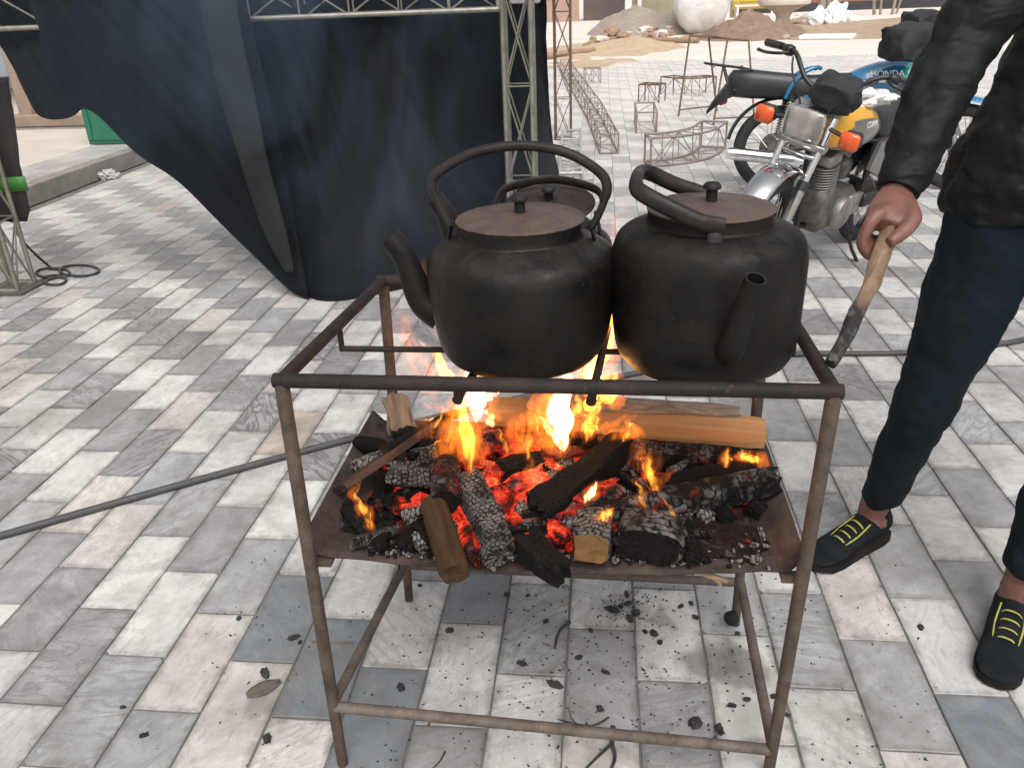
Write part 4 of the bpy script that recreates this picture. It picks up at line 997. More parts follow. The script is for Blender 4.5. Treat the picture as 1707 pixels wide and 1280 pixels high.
arc = bez([gp(1080, 250, 0.12), gp(1125, 247, 0.12), gp(1168, 238, 0.12), gp(1190, 224, 0.12)], 5)
truss('curved pale truss segment lying in front of the folding trestle', arc, 0.22, 0.22, 4, greyt, r=0.010, lr=0.004, cross=False)
truss('short box truss piece standing behind the curved pale segment', [gp(1078, 205, 0.1), gp(1074, 188, 0.1)], 0.2, 0.2, 1, greyt, r=0.009, lr=0.004, cross=False)
arc = bez([gp(1112, 143, 0.1), gp(1145, 146, 0.1), gp(1185, 143, 0.1)], 5)
truss('rusty curved truss segment lying behind the folding trestle', arc, 0.22, 0.24, 3, rustt, r=0.009, lr=0.004, cross=False)
truss('small rusty box truss piece left of the rusty curved segment', [gp(1070, 155, 0.1), gp(1104, 156, 0.1)], 0.2, 0.22, 2, rustt, r=0.009, lr=0.004, cross=False)
truss('short grey truss piece near the sand, beyond the long box truss', [gp(975, 127, 0.1), gp(1000, 126, 0.1)], 0.25, 0.22, 2, greyt, r=0.008, lr=0.004, cross=False)
tr_ = thing('trestle', 'thin rusty folding trestle in front of the white bulk bag', 'trestle', tuple(gp(1190, 190)))
tops = [dp(1150, 60, 10.0), dp(1181, 60, 9.95), dp(1213, 65, 9.8), dp(1248, 68, 9.8)]
feet = [gp(1131, 194), gp(1195, 186), gp(1189, 208), gp(1258, 205)]
for a, b in zip(tops, feet): MB().tube([a, b + V(0, 0, 0.0)], 0.0105, 8).build('leg', rustt, tr_, 60)
for a, b in ((tops[0], tops[1]), (tops[1], tops[2]), (tops[2], tops[3]), (tops[0], tops[3])): MB().tube([a, b], 0.010, 8).build('top_bar', rustt, tr_, 60)
for a, b, f in ((0, 1, 0.92), (2, 3, 0.93)): MB().tube([tops[a].lerp(feet[a], f), tops[b].lerp(feet[b], f)], 0.008, 8).build('stretcher', rustt, tr_, 60)

# ------------------------------------------------------------------ black cloth
cl_m, nt, bs, out = new_mat('black_cloth')
vec = mapping(nt)
r_ = ramp(nt, noise_tex(nt, vec, 2.2, 6, 0.6), [(0.3, (0.0035, 0.0045, 0.0062)), (0.7, (0.0062, 0.008, 0.011))])
dust = ramp(nt, noise_tex(nt, mapping(nt, (1.2, 1.2, 0.6)), 2.4, 5, 0.6), [(0.52, (0, 0, 0)), (0.72, (0.5, 0.5, 0.5))])
col = mixc(nt, dust.outputs[0], r_.outputs[0], (0.016, 0.0135, 0.0125))
L(nt, col, bs.inputs['Base Color']); bs.inputs['Roughness'].default_value = 0.8; bs.inputs['Specular IOR Level'].default_value = 0.15
bs.inputs['Sheen Weight'].default_value = 0.03; bs.inputs['Sheen Tint'].default_value = (0.6, 0.75, 1, 1)
cz = N(nt, 'ShaderNodeTexNoise'); cz.noise_type = 'RIDGED_MULTIFRACTAL'; cz.inputs['Scale'].default_value = 3.2; cz.inputs['Detail'].default_value = 3; cz.inputs['Distortion'].default_value = 0.5
L(nt, mapping(nt, (1.4, 1.4, 0.55), (0, R(24), 0)), cz.inputs['Vector'])
bump(nt, bs, cz.outputs['Fac'], 0.55, 0.03)
def cloth(label, tops, hems, folds, nu=150, nv=60, seed=0, gathers=9.0):
    T = bez(tops, 12); B = bez(hems, 12)
    def samp(C, u): x = u * (len(C) - 1); i = min(int(x), len(C) - 2); return C[i].lerp(C[i + 1], x - i)
    P = []
    for j in range(nv + 1):
        t = j / nv; row = []
        for i in range(nu + 1):
            u = i / nu; a, b = samp(T, u), samp(B, u); p = a.lerp(b, t); p.y = a.y + (b.y - a.y) * t ** 2.6
            edge = min(1, t * 3 + 0.25) * min(1, (1 - t) * 6 + 0.25)
            ph = u * gathers * 6.28 + 2.2 * noise.noise(V(u * 3, t * 1.2, seed)) * 2
            cx = u * 6 - 2.6 * t * (0.3 + u); am = 0.25 + 0.75 * abs(noise.noise(V(u * 2.3, t * 1.1, seed + 20))) * 2
            rid = 1 - abs(noise.noise(V(cx * 1.9, t * 0.9, seed + 4))) * 2; rid2 = 1 - abs(noise.noise(V(cx * 4.3, t * 1.2, seed + 9))) * 2
            d = folds * edge * (0.30 * am * math.sin(ph) + 1.15 * rid * am + 0.6 * rid2 * am + 1.6 * noise.noise(V(u * 3, t * 2.0, seed + 14)))
            q = p + V(0.25 * d, -d, 0)
            if q.z < 0.004: q.z = 0.004 + 0.002 * abs(noise.noise(q * 8))
            row.append(q)
        P.append(row)
    o = MB().grid(P).build('black_cloth', cl_m, None, 180, label, 'cloth', 'black cloth hung on the truss')
    md = o.modifiers.new('t', 'SOLIDIFY'); md.thickness = 0.0025
    MB().tube([q + V(0, 0, 0.004) for q in P[-1][::2]], [(0.009, 0.0035)] * len(P[-1][::2]), 6).build('hem', cl_m, o, 60)
    return o
tops = [V(-3.55, 4.12, 2.0), V(-3.2, 4.12, 2.0), V(-2.9, 4.1, 2.0), V(-2.65, 3.9, 2.0), V(-2.4, 3.86, 2.0), V(-2.1, 3.9, 2.0), V(-1.66, 3.95, 2.0)]
hems = [dp(-60, -60, 4.1), dp(0, 50, 4.05), dp(26, 112, 4.0), dp(60, 180, 3.9), dp(80, 196, 3.86), dp(105, 197, 3.86), dp(122, 192, 3.86), dp(142, 180, 3.86), dp(175, 200, 3.86), dp(230, 255, 3.87), dp(300, 302, 3.87), dp(370, 372, 3.86), dp(440, 440, 3.84), dp(488, 486, 3.80), gp(515, 497, 0.006)]
cloth('black cloth sheet draped over the front of the truss beam', tops, hems, 0.035, seed=1, gathers=5)
band = simple('faded_band_cloth', (0.0042, 0.0048, 0.006), (0.0085, 0.0072, 0.007), 3, 0.85, bstr=0.2, bscale=25)
bx = bez([dp(350, -60, 3.83), dp(372, 60, 3.82), dp(392, 150, 3.81), dp(425, 280, 3.79), dp(455, 380, 3.77), dp(482, 455, 3.74)], 8); wb = [0.095, 0.08, 0.085, 0.066, 0.06, 0.02]
P = []
for i, p in enumerate(bx):
    w_ = np.interp(i / (len(bx) - 1) * 5, range(6), wb); P.append([p + V(x * w_, 0.012 * noise.noise(V(x * 2, i * 0.3, 0)) + 0.01 * x * x, 0) for x in np.linspace(-1, 1, 9)])
so = MB().grid(P).build('cloth_band', band, None, 180, 'faded grey brown cloth band hanging over the black cloth', 'cloth'); so.modifiers.new('t', 'SOLIDIFY').thickness = 0.003
tops = [V(-2.0, 4.28, 2.0), V(-1.6, 4.33, 2.0), V(-1.2, 4.36, 2.0), V(-0.8, 4.42, 2.0), V(-0.45, 4.48, 2.0), V(-0.30, 4.50, 2.0)]
hems = [dp(455, 450, 3.92), gp(500, 490, 0.005), gp(545, 500, 0.005), gp(600, 495, 0.005), gp(680, 478, 0.005), gp(760, 455, 0.005), gp(830, 425, 0.005), gp(880, 385, 0.005), gp(915, 335, 0.005), gp(934, 298, 0.005)]
cloth('black cloth sheet hanging behind the truss beam, trailing on the paving', tops, hems, 0.040, nu=200, seed=6, gathers=11)

# ------------------------------------------------------------------ left side: torn sheet, cable, raised walkway, wall
brown = simple('dark_brown_sheet', (0.015, 0.012, 0.012), (0.028, 0.019, 0.017), 6, 0.85, bstr=0.3, bscale=20)
green = simple('green_strap', (0.05, 0.22, 0.03), (0.035, 0.15, 0.02), 12, 0.6)
ts = thing('torn_sheet', 'torn dark brown sheet with a green strap, hung on the truss tower', 'sheet', (-3.2, 4.06, 0.3))
P = []
for j in range(25):
    t = j / 24; row = []
    for i in range(15):
        u = i / 14
        xr = [dp(20, 160, 4.05).x, dp(37, 300, 4.05).x, dp(53, 372, 4.05).x][0 if t < 0.01 else 1 if t < 0.6 else 2]
        xr = np.interp(t, [0, 0.62, 0.93, 1], [dp(18, 150, 4.05).x, dp(38, 300, 4.05).x, dp(54, 375, 4.05).x, dp(50, 392, 4.05).x])
        x = -3.62 + (xr + 3.62) * u; z = 1.05 + (0.335 - 1.05) * t
        if j == 24: z += 0.02 * noise.noise(V(x * 30, 0, 0))
        if i == 14: x += 0.010 * noise.noise(V(0, z * 40, 0))
        row.append(V(x, 4.06 + 0.02 * noise.noise(V(x * 5, z * 3, 1)), z))
    P.append(row)
so = MB().grid(P).build('sheet', brown, ts, 60); so.modifiers.new('t', 'SOLIDIFY').thickness = 0.004
zg = dp(40, 312, 4.04).z
P = [[V(x, 4.05 + 0.02 * noise.noise(V(x * 5, z * 3, 1)), z + (x + 3.3) * 0.05) for x in np.linspace(-3.62, dp(42, 312, 4.04).x, 12)] for z in (zg - 0.04, zg, zg + 0.035)]
so = MB().grid(P).build('strap', green, ts, 60); so.modifiers.new('t', 'SOLIDIFY').thickness = 0.005
cab = simple('black_cable', (0.02, 0.02, 0.021), (0.04, 0.04, 0.042), 30, 0.5)
pp = [(-3.06, 4.0, 0.30), gp(38, 402, 0.22), gp(60, 425, 0.10), gp(84, 446, 0.01)]
loops = []
for (cx, cy_, rx, ry, a0, n_) in ((88, 455, 28, 8, -100, 10), (132, 451, 33, 9, 190, 14), (90, 467, 20, 8, -60, 10)):
    for i in range(n_):
        a = R(a0 + 400 * i / n_); loops.append(gp(cx + rx * math.cos(a), cy_ + ry * math.sin(a), 0.006 + 0.004 * (i % 2)))
MB().tube(bez(pp + loops + [gp(60, 472, 0.006), gp(30, 476, 0.006)], 5), 0.0072, 7).build('cable', cab, None, 60, 'thin black cable coiled on the paving by the truss tower', 'cable')
stone = simple('kerb_stone', (0.30, 0.27, 0.24), (0.19, 0.17, 0.15), 5, 0.9, bstr=0.4, bscale=30)
plankf = simple('pale_floor_slab', (0.58, 0.52, 0.475), (0.50, 0.44, 0.40), 3, 0.7)
KZ = 0.13
wk = MB().box((-9.17, 7.0, KZ / 2 - 0.02), (9.5, 14, KZ + 0.02)).build('walkway', stone, None, 0, kind='structure')
for j in range(14):
    MB().box((-4.365, 1.5 + j * 0.95, KZ / 2 + 0.002), (0.11, 0.94, KZ + 0.016), bev=0.006).build('kerb_block', stone, wk, 0)
wt_ = MB()
for j in range(40):
    for i in range(3):
        y = 2.0 + j * 0.305 + (i % 2) * 0.1525; wt_.box((-4.50 - i * 0.1525, y, KZ + 0.003), (0.149, 0.301, 0.012), m=0 if (j + i) % 2 else 1)
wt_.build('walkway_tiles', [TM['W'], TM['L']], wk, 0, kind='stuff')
for j in range(11): MB().box((-7.3, 2.4 + j * 0.62, KZ + 0.004), (4.85, 0.61, 0.014), bev=0.003).build('floor_slab', plankf, wk, 0)
gcol = simple('green_paint', (0.012, 0.13, 0.065), (0.02, 0.16, 0.085), 4, 0.45)
gc = thing('cabinet', 'green painted metal cabinet on the raised walkway', 'cabinet', (-4.66, 8.0, KZ + 0.012))
gx0, gx1, gy = -4.93, -4.32, 7.78
MB().box(((gx0 + gx1) / 2, gy + 0.25, KZ + 0.42), (gx1 - gx0, 0.5, 0.81), bev=0.006).build('carcass', gcol, gc, 0)
for xx in (gx0 + 0.035, gx1 - 0.035): MB().box((xx, gy - 0.008, KZ + 0.43), (0.05, 0.02, 0.74), bev=0.004).build('door_frame', gcol, gc, 0)
for zz in (KZ + 0.085, KZ + 0.77): MB().box(((gx0 + gx1) / 2, gy - 0.0085, zz), (gx1 - gx0 - 0.13, 0.021, 0.06), bev=0.004).build('door_frame', gcol, gc, 0)
wall_c = simple('cream_render', (0.70, 0.66, 0.61), (0.62, 0.58, 0.53), 2, 0.9)
tanst = simple('tan_stone', (0.34, 0.25, 0.19), (0.26, 0.19, 0.145), 6, 0.8)
darkm = simple('dark_frame', (0.06, 0.065, 0.075), (0.1, 0.1, 0.11), 8, 0.5)
glassm = simple('grey_pane', (0.30, 0.34, 0.38), (0.22, 0.25, 0.28), 1, 0.15)
MB().box((-4.98, 8.75, KZ + 0.20), (0.16, 0.16, 0.37), bev=0.01).build('stone_post', tanst, None, 0, 'short tan stone post beside the green cabinet', 'post')
lw = thing('building', 'cream rendered wall with tan stone pilaster and dark window', 'building', (-7.5, 9.2, KZ))
MB().box((-8.6, 9.6, KZ + 3.5), (7.4, 0.4, 7.0)).build('wall', wall_c, lw, 0)  # upper height, out of view, raised to shade the left paving
sw = thing('building', 'unseen cream side building added to shade the left paving', 'building', (-9.6, 2.0, KZ))
MB().box((-10.0, 1.0, KZ + 4.2), (0.5, 16.6, 8.4)).build('wall', wall_c, sw, 0)  # mostly out of view, added to cut sky light on the left
xa, xb = dp(36, 190, 9.35).x, dp(58, 190, 9.35).x
MB().box(((xa + xb) / 2, 9.36, KZ + 1.6), (xb - xa, 0.12, 3.2), bev=0.01).build('pilaster', tanst, lw, 0)
MB().box((-6.6, 9.33, KZ + 0.06), (3.2, 0.2, 0.13), bev=0.01).build('plinth', tanst, lw, 0)
wz0, wz1 = dp(20, 150, 9.35).z, dp(20, 60, 9.35).z + 0.5
wx0, wx1 = -8.2, dp(42, 120, 9.35).x
wf = MB().box(((wx0 + wx1) / 2, 9.37, (wz0 + wz1) / 2), (wx1 - wx0, 0.05, wz1 - wz0)).build('window', glassm, lw, 0)
for zz in (wz0, wz0 + 0.12, (wz0 + wz1) / 2, wz1): MB().box(((wx0 + wx1) / 2, 9.33, zz), (wx1 - wx0 + 0.05, 0.06, 0.045)).build('window_bar', darkm, wf, 0)
for xx in (wx0, (wx0 * 0.3 + wx1 * 0.7), wx1 - 0.02): MB().box((xx, 9.325, (wz0 + wz1) / 2), (0.045, 0.06, wz1 - wz0)).build('window_bar', darkm, wf, 0)
plast = simple('clear_plastic', (0.55, 0.55, 0.54), (0.35, 0.34, 0.33), 20, 0.3)
MB().lump(gp(180, 292, 0.03), (0.16, 0.12, 0.08), 3, 0.7, 3, freq=2.5).build('plastic_scrap', plast, None, 40, 'crumpled clear plastic scrap against the kerb', 'plastic')

# ------------------------------------------------------------------ building site in the background
pinkst = simple('pink_stone_wall', (0.44, 0.29, 0.23), (0.37, 0.24, 0.19), 1.2, 0.85)
doorb = simple('brown_shutter', (0.13, 0.095, 0.085), (0.10, 0.075, 0.07), 1.5, 0.6)
olive = simple('olive_hoarding', (0.30, 0.27, 0.19), (0.22, 0.19, 0.13), 1.0, 0.8)
orangew = simple('terracotta_wall', (0.36, 0.18, 0.09), (0.28, 0.14, 0.075), 0.6, 0.85)
blackb = simple('black_band', (0.03, 0.03, 0.035), (0.05, 0.045, 0.05), 1, 0.7)
GZ = -0.02
b1 = thing('building', 'pink stone building with a brown roller shutter', 'building', (-2, 40, GZ))
xA, xB, xC = dp(840, 20, 40).x, dp(972, 20, 40).x, dp(1042, 20, 40).x
for x0 in np.arange(xA - 6, xB - 0.5, (xB - xA) / 3): MB().box((x0 + (xB - xA) / 6, 40.4, 1.6), ((xB - xA) / 3 - 0.03, 0.6, 3.3)).build('wall_panel', pinkst, b1, 0)
sh = MB().box(((xB + xC) / 2, 40.6, 1.5), (xC - xB, 0.3, 3.04)).build('shutter', doorb, b1, 0)
b2 = thing('hoarding', 'olive hoarding with pale upright posts behind the sand heap', 'hoarding', (4, 38, GZ))
xD, xE = dp(1048, 10, 38).x, dp(1232, 10, 38).x
MB().box(((xD + xE) / 2, 38.2, 1.4), (xE - xD, 0.2, 2.84)).build('board', olive, b2, 0)
for px in (1050, 1066, 1205, 1214, 1228): MB().box((dp(px, 10, 38).x, 38.05, 1.4), (0.16, 0.1, 2.84)).build('post', wall_c if px != 1228 else pinkst, b2, 0)
b3 = thing('boundary_wall', 'long terracotta boundary wall with a black base band', 'wall', (14, 42, GZ))
xF = dp(1235, 10, 42).x
MB().box((xF + 15, 42.3, 1.6), (30, 0.4, 2.6)).build('wall', orangew, b3, 0)
MB().box((xF + 15, 42.2, 0.15), (30, 0.5, 0.38)).build('base_band', blackb, b3, 0)
sand_g = simple('grey_sand', (0.36, 0.30, 0.245), (0.29, 0.24, 0.195), 6, 0.95, bstr=0.6, bscale=25, bdist=0.02)
sand_y = simple('yellow_sand', (0.55, 0.42, 0.29), (0.44, 0.32, 0.21), 5, 0.95, bstr=0.6, bscale=25, bdist=0.02)
soil = simple('brown_soil', (0.30, 0.20, 0.15), (0.20, 0.14, 0.105), 7, 0.95, bstr=0.8, bscale=25, bdist=0.03)
def heap(name, label, c, rx, ry, h, mat, seed, peaks=((0, 0, 1),), n=40, cat='heap'):
    P = []
    for j in range(n + 1):
        row = []
        for i in range(n + 1):
            x, y = (i / n * 2 - 1), (j / n * 2 - 1); z = 0
            for (a, b, s) in peaks: z = max(z, s * max(0, 1 - math.hypot(x - a, y - b) / (1 - 0.6 * max(abs(a), abs(b)))))
            rr_ = max(0, 1 - math.hypot(x, y)); z = min(z, rr_ * 2.2)
            z = z * h + (0.16 * h * noise.noise(V(x * 4, y * 4, seed)) + 0.10 * h * noise.noise(V(x * 11, y * 11, seed))) * min(1, rr_ * 5)
            row.append(V(c[0] + x * rx, c[1] + y * ry, GZ - 0.02 + max(0, z + 0.0) if rr_ > 0 else GZ - 0.03))
        P.append(row)
    return MB().grid(P).build(name, mat, None, 60, label, cat)
heap('sand_heap', 'grey sand heap with two peaks in front of the olive hoarding', gp(1098, 52), 2.3, 3.0, 0.85, sand_g, 1, ((-0.3, 0, 0.95), (0.35, 0, 1)))
heap('soil_heap', 'brown soil heap right of the white bulk bag', gp(1255, 62), 1.5, 1.6, 0.72, soil, 5, ((-0.1, 0, 1), (0.45, 0, 0.6)))
heap('sand_spread', 'low spread of yellow sand and rubble beside the wooden pole', gp(1010, 82), 2.0, 3.0, 0.24, sand_y, 9, ((0, 0.1, 0.6), (0.35, 0.35, 1), (-0.4, -0.3, 0.4)), cat='sand')
heap('sand_patch', 'thin patch of yellow sand by the long box truss', gp(965, 108), 1.5, 2.2, 0.09, sand_y, 12, ((0.1, 0, 0.7), (-0.4, -0.2, 0.6), (0.4, 0.2, 0.6)), cat='sand')
heap('soil_bank', 'long low brown soil bank before the terracotta wall', gp(1500, 50), 6.0, 3.5, 0.35, simple('tan_soil', (0.42, 0.31, 0.22), (0.33, 0.235, 0.165), 3, 0.95, bstr=0.5, bscale=12, bdist=0.04), 15, ((-0.5, 0, 0.8), (0, 0, 1), (0.5, 0, 0.9)), cat='bank')
# rubble
rb = [simple('rubble_a', (0.5, 0.42, 0.36), (0.38, 0.31, 0.26), 5, 0.9), simple('rubble_b', (0.30, 0.19, 0.14), (0.42, 0.28, 0.21), 5, 0.9), simple('rubble_c', (0.65, 0.62, 0.58), (0.55, 0.5, 0.46), 5, 0.9)]
for i in range(75):
    if i < 45: px, py = rg.uniform(985, 1140), rg.uniform(50, 74)
    elif i < 62: px, py = rg.uniform(1270, 1330), rg.uniform(42, 66)
    else: px, py = rg.uniform(1325, 1370), rg.uniform(30, 55)
    p = gp(px, py, GZ); s = rg.uniform(0.10, 0.32) * min(1.2, p.y / 22)
    MB().lump(p + V(0, 0, s * 0.2 + 0.15 * (i < 45) * rg.random()), (s * rg.uniform(1, 2), s, s * 0.7), i, 0.4, 1, rotz(rg.uniform(0, 6)), boxy=0.5).build('rubble_piece', rg.choice(rb), None, 20, 'lump of rubble on the building site', 'rubble', 'rubble on the building site')
polew = simple('pole_wood', (0.38, 0.26, 0.16), (0.27, 0.18, 0.11), 4, 0.8)
for lb, a, b in (('long round wooden pole lying before the grey sand heap', (985, 66), (1165, 68)), ('wooden pole lying beside the yellow sand patch', (903, 95), (990, 84)), ('thin wooden pole slanting across the concrete to the rubble', (975, 78), (1025, 50))):
    pa, pb = gp(*a, GZ + 0.07), gp(*b, GZ + 0.07); MB().tube([pa, pa.lerp(pb, 0.5), pb], [0.075, 0.07, 0.06], 8).build('wooden_pole', polew, None, 60, lb, 'pole')
# bulk bag
bagm, nt, bs, out = new_mat('white_woven_bag')
bs.inputs['Base Color'].default_value = (0.82, 0.82, 0.81, 1); bs.inputs['Roughness'].default_value = 0.6
bump(nt, bs, noise_tex(nt, mapping(nt), 1.6, 3, 0.5, 0.6), 0.6, 0.15)
c = gp(1168, 57, GZ); s_ = c.y / FPX
rings = []
for z_, w_ in ((0, 0.42), (0.06, 0.55), (0.3, 0.82), (0.65, 0.98), (1.0, 1.02), (1.4, 1.0), (1.8, 0.94), (2.2, 0.86), (2.4, 0.7)):
    ring = []
    for j in range(28):
        a = 2 * math.pi * j / 28; cx, sx = math.cos(a), math.sin(a); mx = max(abs(cx), abs(sx)); cx, sx = cx + (cx / mx - cx) * 0.45, sx + (sx / mx - sx) * 0.45
        d = 1 + 0.16 * noise.noise(V(cx * 2, sx * 2, z_ * 2.5)) + 0.06 * noise.noise(V(cx * 6, sx * 6, z_ * 6))
        ring.append(V(c.x + cx * 40 * s_ * w_ * d, c.y + sx * 40 * s_ * w_ * d, GZ + z_ * 40 * s_ * 1.25))
    rings.append(ring)
MB().loft(rings).build('bulk_bag', bagm, None, 70, 'big crumpled white bulk bag beyond the folding trestle', 'bag')
for i, (px, py, w_, h_) in enumerate(((1360, 55, 30, 34), (1388, 55, 30, 44), (1412, 54, 26, 28), (1140, 50, 16, 9), (1060, 30, 14, 14))):
    c = gp(px, py, GZ); s_ = c.y / FPX
    MB().lump(c + V(0, 0, h_ * s_ * 0.42), (w_ * s_ * 1.05, w_ * s_, h_ * s_ * 1.05), i + 3, 0.5, 3, freq=1.7).build('white_sack', bagm, None, 60,
        ('bulging white sack left in the row of sacks', 'tall peaked white sack in the middle of the row of sacks', 'low white sack right in the row of sacks', 'crumpled white scrap bag beside the bulk bag', 'small white bundle by the brown shutter')[i], 'sack')
for i, (a, b) in enumerate((((1335, 62), (1425, 61)), ((1425, 57), (1478, 54)))):
    pa, pb = gp(*a, GZ + 0.05), gp(*b, GZ + 0.05); MB().box((pa + pb) / 2, ((pb - pa).length, 0.7, 0.10), aim(pb - pa), bev=0.02).build('white_slab', rb[2] if False else bagm, None, 30, ('white slab lying in front of the sacks', 'white slab lying right of the sacks')[i], 'slab')
# stone planter and yellow bench
c = gp(1303, 52, GZ); s_ = c.y / FPX
crm = simple('cream_stone', (0.66, 0.60, 0.52), (0.56, 0.50, 0.43), 2, 0.8)
pl = thing('stone_planter', 'cream stone pedestal planter beside the yellow bench', 'planter', tuple(c))
MB().lathe([(20 * s_, 0), (20 * s_, 4 * s_), (11 * s_, 8 * s_), (10 * s_, 20 * s_), (14 * s_, 26 * s_), (30 * s_, 34 * s_)], 28, Matrix.Translation(c)).build('pedestal', crm, pl, 40)
MB().lathe([(31 * s_, 34 * s_), (37 * s_, 36 * s_), (38 * s_, 42 * s_), (36 * s_, 46 * s_), (30 * s_, 46 * s_), (28 * s_, 40 * s_)], 28, Matrix.Translation(c)).build('bowl', crm, pl, 40)
yel = simple('yellow_paint', (0.55, 0.38, 0.05), (0.42, 0.29, 0.05), 3, 0.6)
c = gp(1258, 34, GZ); s_ = c.y / FPX
bn = thing('bench', 'yellow slatted bench with white frame behind the soil heap', 'bench', tuple(c))
for i in range(5): MB().box(c + V(0, 0.1 + 0.03 * i, (17 + i * 5.0) * s_), (66 * s_, 0.05, 3.6 * s_)).build('slat', yel, bn, 0)
for px in (-26, 24): MB().box(c + V(px * s_, 0.0, 10 * s_), (2.5 * s_, 0.08, 20 * s_)).build('leg', bagm, bn, 0)
MB().box(c + V(0, -0.02, 20 * s_), (60 * s_, 0.06, 2.2 * s_)).build('rail', bagm, bn, 0)
for i, (px, py, w_, ln) in enumerate(((1367, 26, 10, 3), (1381, 25, 6, -4), (1457, 25, 4, -6), (1467, 25, 3, -2), (1487, 25, 4, 3), (1494, 24, 3, 7), (1397, 25, 2, 0))):
    c = gp(px, py, GZ); s_ = c.y / FPX
    q = bez([c, c + V(ln * 0.5 * s_, 0, 20 * s_), c + V(ln * 1.6 * s_, 0.1, 60 * s_), c + V(ln * 2.2 * s_, 0, 130 * s_)], 4)
    MB().tube(q, [w_ * s_ * (0.62 - 0.25 * k / len(q)) for k in range(len(q))], 9).build('tree_trunk', simple('bark_pale', (0.34, 0.27, 0.22), (0.22, 0.17, 0.14), 6, 0.9) if i == 0 else bpy.data.materials['bark_pale'], None, 60,
        ('thick dark trunk before the terracotta wall', 'leaning trunk beside the thick dark trunk', 'left slanting stem of the slender tree clump', 'second stem of the slender tree clump', 'thick stem of the slender tree clump', 'right slanting stem of the slender tree clump', 'thin pole stem before the terracotta wall')[i], 'tree trunk')
# ------------------------------------------------------------------ motorcycles
chrome = simple('chrome', (0.75, 0.75, 0.76), (0.62, 0.62, 0.63), 8, 0.12, metal=1.0)
chrome_d = simple('dull_chrome', (0.55, 0.53, 0.51), (0.40, 0.38, 0.36), 20, 0.28, metal=0.95)
alu = simple('cast_aluminium', (0.36, 0.345, 0.325), (0.22, 0.205, 0.19), 14, 0.5, metal=0.7, bstr=0.2)
alu_d = simple('oily_aluminium', (0.10, 0.09, 0.082), (0.20, 0.185, 0.17), 18, 0.55, metal=0.5, bstr=0.3)
tyre_m = simple('tyre_rubber', (0.016, 0.016, 0.017), (0.03, 0.029, 0.028), 20, 0.8, bstr=0.3, bscale=80)
black_p = simple('black_plastic', (0.014, 0.014, 0.015), (0.024, 0.024, 0.025), 10, 0.38)
vinyl = simple('black_vinyl', (0.018, 0.019, 0.02), (0.028, 0.029, 0.03), 8, 0.42, bstr=0.15, bscale=120)
cloth_b = simple('black_cover_fabric', (0.016, 0.017, 0.02), (0.026, 0.027, 0.03), 12, 0.8, bstr=0.4, bscale=40)
orange = simple('orange_lens', (0.75, 0.11, 0.02), (0.62, 0.08, 0.015), 20, 0.2, coat=0.5)
redl = simple('red_lens', (0.35, 0.02, 0.02), (0.25, 0.015, 0.015), 20, 0.2, coat=0.5)
white_p = simple('white_paint', (0.75, 0.75, 0.74), (0.66, 0.66, 0.65), 5, 0.3, coat=0.5)
blue_p = simple('blue_paint', (0.012, 0.16, 0.34), (0.01, 0.13, 0.28), 4, 0.25, coat=0.9)
teal_p = simple('teal_paint', (0.03, 0.40, 0.36), (0.03, 0.34, 0.31), 4, 0.25, coat=0.9)
yellow_p = simple('yellow_paint_gloss', (0.80, 0.42, 0.012), (0.72, 0.36, 0.01), 4, 0.25, coat=0.9)
grey_p = simple('dark_grey_paint', (0.11, 0.10, 0.098), (0.16, 0.15, 0.145), 5, 0.3, coat=0.6)
dust_p = simple('dusty_grey_paint', (0.30, 0.28, 0.265), (0.20, 0.185, 0.175), 6, 0.4, coat=0.3)
lens_m, nt, bs, out = new_mat('clear_lens')
cr = ramp(nt, noise_tex(nt, mapping(nt), 9, 2, 0.5, 0.6), [(0.38, (0.26, 0.245, 0.22)), (0.62, (0.50, 0.48, 0.44))]); L(nt, cr.outputs[0], bs.inputs['Base Color'])
bs.inputs['Roughness'].default_value = 0.12; bs.inputs['Metallic'].default_value = 0.5; bs.inputs['Coat Weight'].default_value = 1.0
def xf(mb, M): mb.v = [tuple(M @ V(p)) for p in mb.v]; return mb
RX90 = Matrix.Rotation(R(90), 4, 'X')
def text_mesh(body, size, mat, parent, M, name='lettering', extrude=0.0008):
    cu = bpy.data.curves.new(name, 'FONT'); cu.body = body; cu.size = size; cu.extrude = extrude; cu.align_x = 'CENTER'; cu.align_y = 'CENTER'; cu.offset = size * 0.012
    to = bpy.data.objects.new(name, cu); COL.objects.link(to)
    dg = bpy.context.evaluated_depsgraph_get(); me = bpy.data.meshes.new_from_object(to.evaluated_get(dg))
    bpy.data.objects.remove(to); me.materials.clear(); me.materials.append(mat)
    for p in me.polygons: p.material_index = 0
    o = bpy.data.objects.new(name, me); COL.objects.link(o); o.parent = parent; o.matrix_local = M; return o
